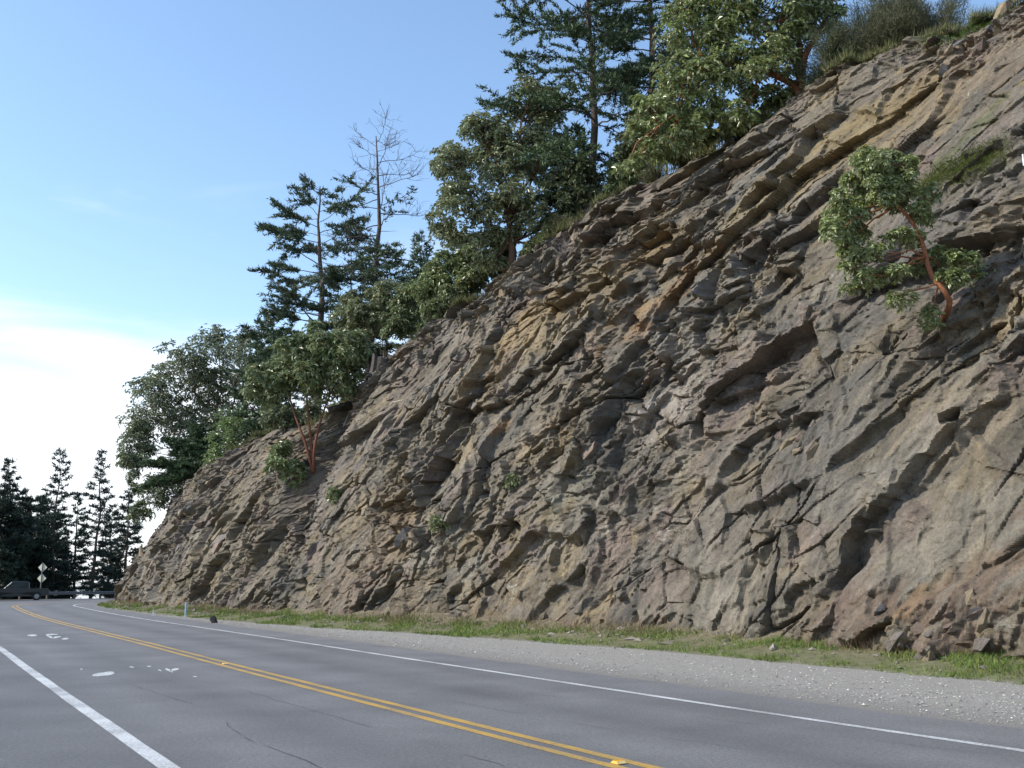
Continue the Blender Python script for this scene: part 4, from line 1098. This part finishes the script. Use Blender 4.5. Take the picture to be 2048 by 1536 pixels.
keep = tuft + .25 * np.sin(np.pi * np.clip(fr, 0, 1)) > RNG.uniform(.42, .82, n_)
gz = .02 + .5 * np.clip(fr - .1, 0, 1) ** 1.4
dryf = np.clip((fr - .6) * 2.0 + (fbm(PG[:, 0] * .5, PG[:, 1] * .5, 711, 3) - .5) * 2.2, 0, 1) * RNG.uniform(.4, 1, n_)
gc = A([.115, .175, .04]) * RNG.uniform(.6, 1.5, (n_, 1)); yv = RNG.random(n_) < .25; gc[yv] = A([.21, .22, .055]) * RNG.uniform(.8, 1.2, (yv.sum(), 1))
gc = gc * (1 - dryf[:, None]) + A([.26, .20, .115]) * RNG.uniform(.6, 1.3, (n_, 1)) * dryf[:, None]
gL = (.03 + .13 * np.clip(tuft * 1.6 - .3, .1, 1.2)) * RNG.uniform(.6, 1.4, n_) * (1 + .9 * dryf)
grass_patch('grass_strip', 'bright green grass strip along the foot of the rock', np.column_stack([PG, gz])[keep], gL[keep], RNG.uniform(.012, .026, keep.sum()) * np.clip(PG[keep, 1] / 25, .8, 2.4), gc[keep], .7)
# earth bank under the grass
M_bank = attr_mat('bank_earth', rough=.95, scale=5, var=.4, bump=.04)
link('grass_bank', ribbon([G_OFF - .15, G_OFF + .5, B_OFF - .4, B_OFF + .5], [.0, .05, .24, .55], 'grass_bank', M_bank, A([[.20, .185, .155], [.13, .13, .065], [.15, .13, .075], [.17, .14, .10]])), kind='structure', label='low earth bank at the foot of the rock')
# straw weeds against the rock
n_ = 26000
pk = RNG.choice(ii, n_, p=w_i)
clump = fbm(CS[pk] * .35, CS[pk] * 0, 720, 4); kp = clump > RNG.uniform(.35, .75, n_)
oo = B_OFF[pk] + RNG.normal(-.25, .35, n_)
PW = np.column_stack([C[pk] + CN[pk] * oo[:, None] + CT[pk] * RNG.uniform(-.3, .3, (n_, 1)), np.clip(.2 + .3 * (oo - B_OFF[pk]), .05, .6)])[kp]
m_ = len(PW)
wc = np.where(RNG.random((m_, 1)) < .3, A([[.24, .13, .085]]), A([[.27, .215, .14]])) * RNG.uniform(.6, 1.25, (m_, 1))
grass_patch('dry_weeds', 'dry straw-coloured weeds against the foot of the rock', PW, RNG.uniform(.2, .65, m_), RNG.uniform(.008, .018, m_) * np.clip(PW[:, 1] / 25, .8, 2.2), wc, .5, cat='weeds')
# crest grass
n_ = 75000
kk = RNG.integers(_s0, NS, n_); cl = fbm(sl_[kk] * .5, sl_[kk] * 0, 730, 4); kp = cl > RNG.uniform(.35, .7, n_); kk = kk[kp]
PCr = P1[kk, -1] + np.column_stack([bI[kk], np.zeros(len(kk))]) * (RNG.exponential(.7, (len(kk), 1)) - .35)
PCr[:, 2] += .02
cc_ = np.where(RNG.random((len(kk), 1)) < .5, A([[.19, .165, .085]]), A([[.10, .135, .035]])) * RNG.uniform(.6, 1.4, (len(kk), 1))
grass_patch('crest_grass', 'mixed green and straw grass along the crest of the rock', PCr, RNG.uniform(.15, .55, len(kk)), RNG.uniform(.015, .03, len(kk)) * np.clip(PCr[:, 1] / 30, .9, 2), cc_, .4)
# grass on ledges
def ledge_grass(name, label, pts, n_, spread_, tone):
    ks = []
    for k in range(len(pts) - 1):
        for f in np.linspace(0, 1, 14): ks.append(face_at(pts[k][0] + (pts[k + 1][0] - pts[k][0]) * f, pts[k][1] + (pts[k + 1][1] - pts[k][1]) * f)[0])
    ks = A(ks); sel = ks[RNG.integers(0, len(ks), n_)]
    si = np.clip(sel[:, 0] + RNG.normal(0, spread_, n_).astype(int), 0, NS - 1); ti = np.clip(sel[:, 1] + RNG.normal(0, spread_ * .8, n_).astype(int), 0, NT - 2)
    P = P1[si, ti]; nu = np.column_stack([-bI[si], np.full(n_, 1.2)])
    return grass_patch(name, label, P, RNG.uniform(.03, .10, n_), RNG.uniform(.012, .024, n_), A(tone) * RNG.uniform(.6, 1.4, (n_, 1)), .4, nrmup=nu)
ledge_grass('ledge_grass', 'green mossy grass on the ledge right of the crooked tree', [(1840, 375), (1890, 345), (1950, 325), (1985, 308)], 9000, 9, (.13, .16, .035))
ledge_grass('ledge_grass', 'green grass slope at the top right corner above the cliff', [(1860, 75), (1920, 50), (1985, 25)], 6000, 9, (.10, .17, .03))

# ------------------------------------------------------------------ loose rock on the face
def rock_mesh(seed):
    import bmesh
    r = np.random.default_rng(seed)
    bm = bmesh.new()
    for k in range(11): bm.verts.new(unit(r.normal(0, 1, 3)) * A([1.0, .6, .5]) * r.uniform(.75, 1.1))
    bmesh.ops.convex_hull(bm, input=bm.verts)
    for v in [v for v in bm.verts if not v.link_faces]: bm.verts.remove(v)
    me = bpy.data.meshes.new('rock_block'); bm.to_mesh(me); bm.free()
    ca_ = me.color_attributes.new('Col', 'FLOAT_COLOR', 'POINT'); base = A([[.22, .19, .16], [.29, .23, .15], [.17, .165, .16], [.25, .19, .15]][seed % 4])
    ca_.data.foreach_set('color', np.tile(np.append(base, 1), (len(me.vertices), 1)).astype(np.float32).ravel())
    me.materials.append(M_block); return me
RM = [rock_mesh(600 + k) for k in range(14)]
rr = np.random.default_rng(9)
def put_block(k, size, tilt=None):
    p = P1[k]; o = link('rock_block', RM[rr.integers(0, len(RM))], cliff, p)
    ang = math.atan2(bT[k[0], 1], bT[k[0], 0])
    o.rotation_euler = (rr.normal(0, .5), (rr.normal(-.75, .25) if tilt is None else tilt), ang + rr.normal(0, .4))
    o.scale = tuple(size * rr.uniform(.7, 1.25, 3))
s_near = int(np.searchsorted(sl_, BL[i_nose]))
for _ in range(170):
    k = (int(rr.uniform(s_near, NS * .97)), int(NT * rr.beta(1.6, 1.1)) - 1)
    if rough[k] < .5 or P1[k][2] < 1.5: continue
    put_block(k, rr.lognormal(math.log(.20), .45) * np.clip(P1[k][1] / 28, .8, 1.8))
for u, v, n_, s in [(1540, 262, 16, .2), (960, 790, 14, .28), (900, 1000, 8, .24), (1180, 470, 10, .26), (1600, 880, 12, .22), (1950, 60, 10, .4), (1060, 560, 10, .25), (420, 1060, 10, .5), (330, 1090, 8, .5), (1860, 1270, 12, .22), (1980, 1230, 10, .24)]:
    for _ in range(n_):
        k = face_at(u + rr.normal(0, 34), v + rr.normal(0, 22))[0]; put_block(k, s * rr.uniform(.6, 1.5))

# rubble fallen to the foot of the rock
n_ = 2600
ii = np.where((C[:, 1] > 3) & (C[:, 1] < 84) & (np.arange(NC) < i_apex + 8))[0]
pk = RNG.choice(ii, n_); oo = B_OFF[pk] - .1 - RNG.exponential(.45, n_)
PT = C[pk] + CN[pk] * oo[:, None] + CT[pk] * RNG.uniform(-.3, .3, (n_, 1)); ts = np.clip(RNG.lognormal(math.log(.05), .6, n_), .015, .22)
scatter_stones(np.column_stack([PT, np.interp(oo - B_OFF[pk], [-2.5, -.4, .5], [.05, .22, .5])]), ts, A([.17, .15, .125]) * RNG.uniform(.6, 1.5, (n_, 1)), 'rock_rubble', M_stone, kind='stuff', label='small broken rubble lying at the foot of the rock', cat='rubble')

# ------------------------------------------------------------------ stump with hanging roots
sb = crest_px(766, -.1) ; sb[2] -= .1
st = thing('tree_stump', 'weathered dark grey stump with bare roots on the edge of the rock', 'stump', sb)
mb = MB(); n_, m_ = 26, 9
a = np.linspace(0, 2 * math.pi, n_, endpoint=False)
rows = []
for f in np.linspace(0, 1, m_):
    R = .62 * (1 - .22 * f + .35 * (1 - f) ** 4) * (1 + .10 * np.sin(a * 5 + 1) + .06 * np.sin(a * 11))
    zz = 1.25 * f * (1 + (.12 * np.sin(a * 2 + .6) + .08 * np.sin(a * 7)) * (f > .95)) - .2
    rows.append(np.stack([R * np.cos(a), R * np.sin(a), np.broadcast_to(zz, a.shape)], -1))
rows.append(rows[-1] * A([.6, .6, 1]) - A([0, 0, .12])); rows.append(rows[-1] * A([.05, .05, 1]) - A([0, 0, .05]))
V = np.stack(rows); k_ = len(rows)
i, j = np.meshgrid(np.arange(k_ - 1), np.arange(n_), indexing='ij')
mb.add(V.reshape(-1, 3), np.stack([i * n_ + j, i * n_ + (j + 1) % n_, (i + 1) * n_ + (j + 1) % n_, (i + 1) * n_ + j], -1).reshape(-1, 4), None, A([.075, .066, .06]))
link('bole', mb.data('bole', M_bark), st)
rr2 = np.random.default_rng(5)
for k in range(9):
    p1 = face_px(745 + rr2.normal(0, 26), 765 + rr2.normal(0, 20)) - sb + A([-.15, -.15, .05])
    mb = MB(); mb.tube(limb_path(A([rr2.normal(-.2, .25), rr2.normal(-.2, .2), .05]), p1, 50 + k, 8, .25), np.linspace(.07, .015, 8) * rr2.uniform(.6, 1.2), 6, A([.30, .26, .22]) * rr2.uniform(.5, 1.3)); link('root', mb.data('root', M_bark, True), st)

def stick(label, pts, r_, col_):
    mb = MB(); P = A([face_px(*p) + A([-.12, -.12, .06]) for p in pts]); mb.tube(limb_path(P[0], P[-1], 3, 6, .2), np.linspace(r_, r_ * .4, 6), 5, A(col_)); link('dead_stick', mb.data('dead_stick', M_bark, True, P[0]), None, P[0], label, 'stick', 'dead sticks on the rock')
stick('pale bleached stick lying on the rock below the stump', [(715, 820), (760, 775)], .05, [.42, .38, .31])
stick('short pale stick on the rock right of the gully', [(785, 815), (818, 800)], .04, [.40, .36, .28])

# ------------------------------------------------------------------ roadside things
M_steel = flat_mat('galvanised_steel', (.16, .16, .16), .75, .2, .3)
M_sign = flat_mat('sign_back', (.60, .58, .44), .6, 0, .12)
M_post = flat_mat('post_white', (.75, .80, .82), .5, 0, .1)
M_refl = flat_mat('reflector_blue', (.20, .34, .40), .45, 0, .1)
M_wood = flat_mat('weathered_wood', (.10, .08, .065), .9, 0, .4, 12)

# road sign seen from behind: two diamonds on one post
sg = A([*at(82, 1165, 96.5)[:2], -.02])
t = thing('road_sign', 'two diamond road signs on one post, seen from behind, beyond the bend', 'sign', sg, math.radians(-8))
mb = MB(); mb.box((0, 0, 1.72), (.07, .07, 3.5)); link('post', mb.data('post', M_steel), t)
for zc in (3.02, 2.0):
    mb = MB(); h = .46; c_ = .06
    V2 = [(-h, 0), (-h + c_, -c_), (-c_, -h + c_), (0, -h), (c_, -h + c_), (h - c_, -c_), (h, 0), (h - c_, c_), (c_, h - c_), (0, h), (-c_, h - c_), (-h + c_, c_)]
    Vf = A([[x, .05, zc + zz] for x, zz in V2] + [[x, .056, zc + zz] for x, zz in V2]); k = len(V2)
    mb.add(Vf, [[a, (a + 1) % k, k + (a + 1) % k, k + a] for a in range(k)], [[0, a + 1, a] for a in range(1, k - 1)] + [[k, k + a, k + a + 1] for a in range(1, k - 1)])
    link('sign_plate', mb.data('sign_plate', M_sign), t)

# guard rail along the outside of the bend
ik = np.where((np.arange(NC) > i_apex - 4) & (np.arange(NC) < i_apex + 76))[0]
gp = (C + CN * (L_OFF - .7)[:, None])[ik]
gt = unit(np.gradient(gp, axis=0)); gn = np.stack([gt[:, 1], -gt[:, 0]], -1)
g0 = A([gp[0, 0], gp[0, 1], -.04])
t = thing('guard_rail', 'low steel guard rail along the outside of the far bend', 'guard rail', g0)
prof = A([(.00, .40), (.05, .45), (.05, .50), (.0, .55), (.05, .60), (.05, .66), (0, .71)])
rows = np.stack([np.column_stack([gp + gn * x, np.full(len(gp), zz)]) for x, zz in prof], 1) - g0
rows = np.concatenate([rows, rows[:, ::-1] - np.column_stack([gn * .01, np.zeros(len(gp))])[:, None]], 1)
k = rows.shape[1]; i, j = np.meshgrid(np.arange(len(gp) - 1), np.arange(k), indexing='ij')
link('rail', mesh_data('rail', rows.reshape(-1, 3), np.stack([i * k + j, (i + 1) * k + j, (i + 1) * k + (j + 1) % k, i * k + (j + 1) % k], -1).reshape(-1, 4), M_steel), t)
pm = MB(); pm.box((0, 0, .36), (.15, .18, .80)); pmd = pm.data('post', M_wood)
for a in range(0, len(gp), 4):
    o = link('post', pmd, t, np.append(gp[a] - gn[a] * .11, 0) - A([g0[0], g0[1], 0]) + A([0, 0, .04])); o.rotation_euler = (0, 0, math.atan2(gt[a, 1], gt[a, 0]))

# delineator posts
def delineator(label, u, v, y, h, blue=True):
    p = at(u, v, y); p[2] = .03
    t = thing('delineator_post', label, 'marker post', p, math.radians(18), 'roadside marker posts')
    mb = MB(); mb.box((-.03, 0, h / 2), (.05, .02, h)); link('blade', mb.data('blade', M_post), t)
    if blue:
        mb = MB(); mb.box((.028, -.002, h * .62), (.055, .024, h * .68)); link('reflector', mb.data('reflector', M_refl), t)
delineator('slim white marker post with blue-green panel at the foot of the rock', 371, 1234, 44.5, .74)
delineator('tiny pale marker stub left of the slim white post', 307, 1230, 49, .28, False)

# dark lump of broken rock on the grass edge
me = rock_mesh(733).copy(); me.materials.clear(); me.materials.append(flat_mat('dark_rock', (.035, .03, .032), .7, 0, .4, 9, .02))
p = ground_px(428, 1246); p[2] = .10
o = link('boulder', me, None, p, 'small black boulder on the grass edge right of the marker post', 'boulder'); o.scale = (.26, .30, .34); o.rotation_euler = (.5, 1.1, .7)

# raised yellow reflectors between the yellow stripes
M_amber = flat_mat('amber_plastic', (.75, .36, .03), .35, 0, .1)
M_cream = flat_mat('reflector_face', (.80, .62, .30), .25, 0, .1)
for (u, v, lab) in [(1224, 1524, 'amber road reflector on the double yellow line near the bottom edge'), (447, 1329, 'amber road reflector on the yellow line beside the white paint flakes'), (62, 1229, 'amber road reflector on the yellow line close to the bend')]:
    g = ground_px(u, v); k = int(np.argmin(np.linalg.norm(C - g[:2], axis=1)))
    t = thing('road_reflector', lab, 'reflector', (C[k, 0], C[k, 1], .004), math.atan2(CT[k, 1], CT[k, 0]), 'amber road reflectors')
    mb = MB(); mb.box((0, 0, .011), (.11, .11, .022), taper=(.6, .8)); link('housing', mb.data('housing', M_amber), t)
    for sgn in (-1, 1):
        mb = MB(); s2 = .0022
        V = A([[-.0555, -.045, .003], [-.0555, .045, .003], [-.0355, .038, .0215], [-.0355, -.038, .0215]]) * A([-sgn, 1, 1]) + A([sgn * s2, 0, s2])
        mb.add(V, [[0, 1, 2, 3]]); mb.add(V - A([sgn * .002, 0, .001]), [[3, 2, 1, 0]]); link('lens', mb.data('lens', M_cream), t)

# white sign board on the rock at the right edge
fp = face_px(2052, 328)
t = thing('sign_board', 'small white board with a dark red stripe on the rock at the right edge', 'sign', fp + A([-.2, -.25, -.12]), math.radians(24))
mb = MB(); mb.box((.25, 0, .13), (.55, .03, .30)); link('panel', mb.data('panel', M_post), t)
mb = MB(); mb.box((.28, -.018, .12), (.40, .006, .085)); link('stripe', mb.data('stripe', flat_mat('dark_red_paint', (.25, .02, .06), .5)), t)

# ------------------------------------------------------------------ pickup truck beyond the bend, nose to the left towards the camera
M_teal = flat_mat('truck_paint', (.007, .018, .022), .35, 0, .08)
M_glass = flat_mat('truck_glass', (.01, .03, .036), .12, 0, .05)
M_rub = flat_mat('tyre_rubber', (.02, .02, .02), .85)
M_chrome = flat_mat('chrome', (.25, .26, .27), .4, .7, .1)
M_lamp = flat_mat('headlight_lens', (.75, .8, .85), .12, 0, .05)
tp = A([*at(36, 1165, 94)[:2], -.03])
tk = thing('pickup_truck', 'dark teal pickup truck standing on the far left beyond the bend', 'pickup truck', tp, math.radians(208))
def prism(profile, y0, y1, name, mat, parent, inset=None):
    """side profile (x, z) pushed across from y0 to y1"""
    k = len(profile); pr = A(profile, float); mb = MB()
    pi = pr if inset is None else A(inset, float)
    V = np.vstack([np.column_stack([pi[:, 0], np.full(k, y0), pi[:, 1]]), np.column_stack([pr[:, 0], np.full(k, y0 + .07), pr[:, 1]]), np.column_stack([pr[:, 0], np.full(k, y1 - .07), pr[:, 1]]), np.column_stack([pi[:, 0], np.full(k, y1), pi[:, 1]])])
    q = [[r_ * k + a, r_ * k + (a + 1) % k, (r_ + 1) * k + (a + 1) % k, (r_ + 1) * k + a] for r_ in range(3) for a in range(k)]
    c0, c1 = V[:k].mean(0), V[-k:].mean(0); V = np.vstack([V, c0, c1])
    mb.add(V, q, [[4 * k, (a + 1) % k, a] for a in range(k)] + [[4 * k + 1, 3 * k + a, 3 * k + (a + 1) % k] for a in range(k)])
    return link(name, mb.data(name, mat), parent)
def arch(xc, n=9, R=.42): return [(xc + R * math.cos(t_), .38 + R * math.sin(t_)) for t_ in np.linspace(0, math.pi, n)]
body = [(2.55, .45), (2.62, .62), (2.60, .92), (2.45, 1.02), (1.15, 1.10), (-2.55, 1.10), (-2.62, .95), (-2.60, .5), (-2.05, .42)] + [(-x, z_) for x, z_ in arch(1.62)] [0:0] + sorted(arch(-1.62), key=lambda p: p[0]) + sorted(arch(1.72), key=lambda p: p[0])
prism(body, -.93, .93, 'body', M_teal, tk)
cab = [(1.18, 1.08), (.55, 1.68), (.30, 1.76), (-.72, 1.76), (-.92, 1.68), (-1.0, 1.08)]
ci_ = [(1.10, 1.08), (.52, 1.64), (.28, 1.70), (-.70, 1.70), (-.88, 1.64), (-.95, 1.08)]
cabo = prism(cab, -.86, .86, 'cab', M_teal, tk, ci_)
def quadpart(name, V, mat, parent, th=.012):
    V = A(V, float); nn_ = unit(np.cross(V[1] - V[0], V[2] - V[0])); mb = MB()
    mb.add(np.vstack([V, V + nn_ * th]), [[3, 2, 1, 0], [4, 5, 6, 7], [0, 1, 5, 4], [1, 2, 6, 5], [2, 3, 7, 6], [3, 0, 4, 7]]); return link(name, mb.data(name, mat), parent)
quadpart('windscreen', [(1.12, -.72, 1.14), (1.12, .72, 1.14), (.60, .66, 1.64), (.60, -.66, 1.64)], M_glass, cabo)
quadpart('rear_window', [(-.99, .66, 1.16), (-.99, -.66, 1.16), (-.93, -.6, 1.62), (-.93, .6, 1.62)], M_glass, cabo)
for sy in (-1, 1):
    w1 = [(.85, sy * .845, 1.14), (.10, sy * .858, 1.14), (.10, sy * .865, 1.62), (.45, sy * .865, 1.62)]; w2 = [(.02, sy * .858, 1.14), (-.86, sy * .845, 1.14), (-.80, sy * .865, 1.62), (.02, sy * .865, 1.62)]
    for w in (w1, w2): quadpart('side_window', w if sy > 0 else w[::-1], M_glass, cabo, .012)
    quadpart('headlight', ([(2.605, sy * .58, .72), (2.605, sy * .86, .72), (2.595, sy * .86, .92), (2.595, sy * .58, .92)] if sy > 0 else [(2.605, sy * .86, .72), (2.605, sy * .58, .72), (2.595, sy * .58, .92), (2.595, sy * .86, .92)]), M_lamp, tk, .03)
    mb = MB(); mb.box((.95, sy * 1.0, 1.2), (.10, .18, .16)); link('mirror', mb.data('mirror', M_teal), tk)
quadpart('grille', [(2.605, -.52, .70), (2.605, .52, .70), (2.597, .52, .92), (2.597, -.52, .92)], M_chrome, tk, .025)
mb = MB(); mb.box((2.66, 0, .52), (.14, 1.78, .20)); link('bumper', mb.data('bumper', M_chrome), tk)
wm = MB(); aa = np.linspace(0, 2 * math.pi, 20, endpoint=False)
ty = MB(); ty.tube(A([[0, -.12, 0], [0, -.10, 0], [0, .10, 0], [0, .12, 0]]), [.33, .37, .37, .33], 20); tyd = ty.data('tyre', M_rub)
rm = MB(); rm.tube(A([[0, -.125, 0], [0, .125, 0]]), [.21, .21], 14); rmd = rm.data('rim', M_chrome)
for x in (1.72, -1.62):
    for sy in (-1, 1):
        w = link('wheel', tyd, tk, (x, sy * .82, .39)); link('rim', rmd, w, (0, sy * .006, 0))
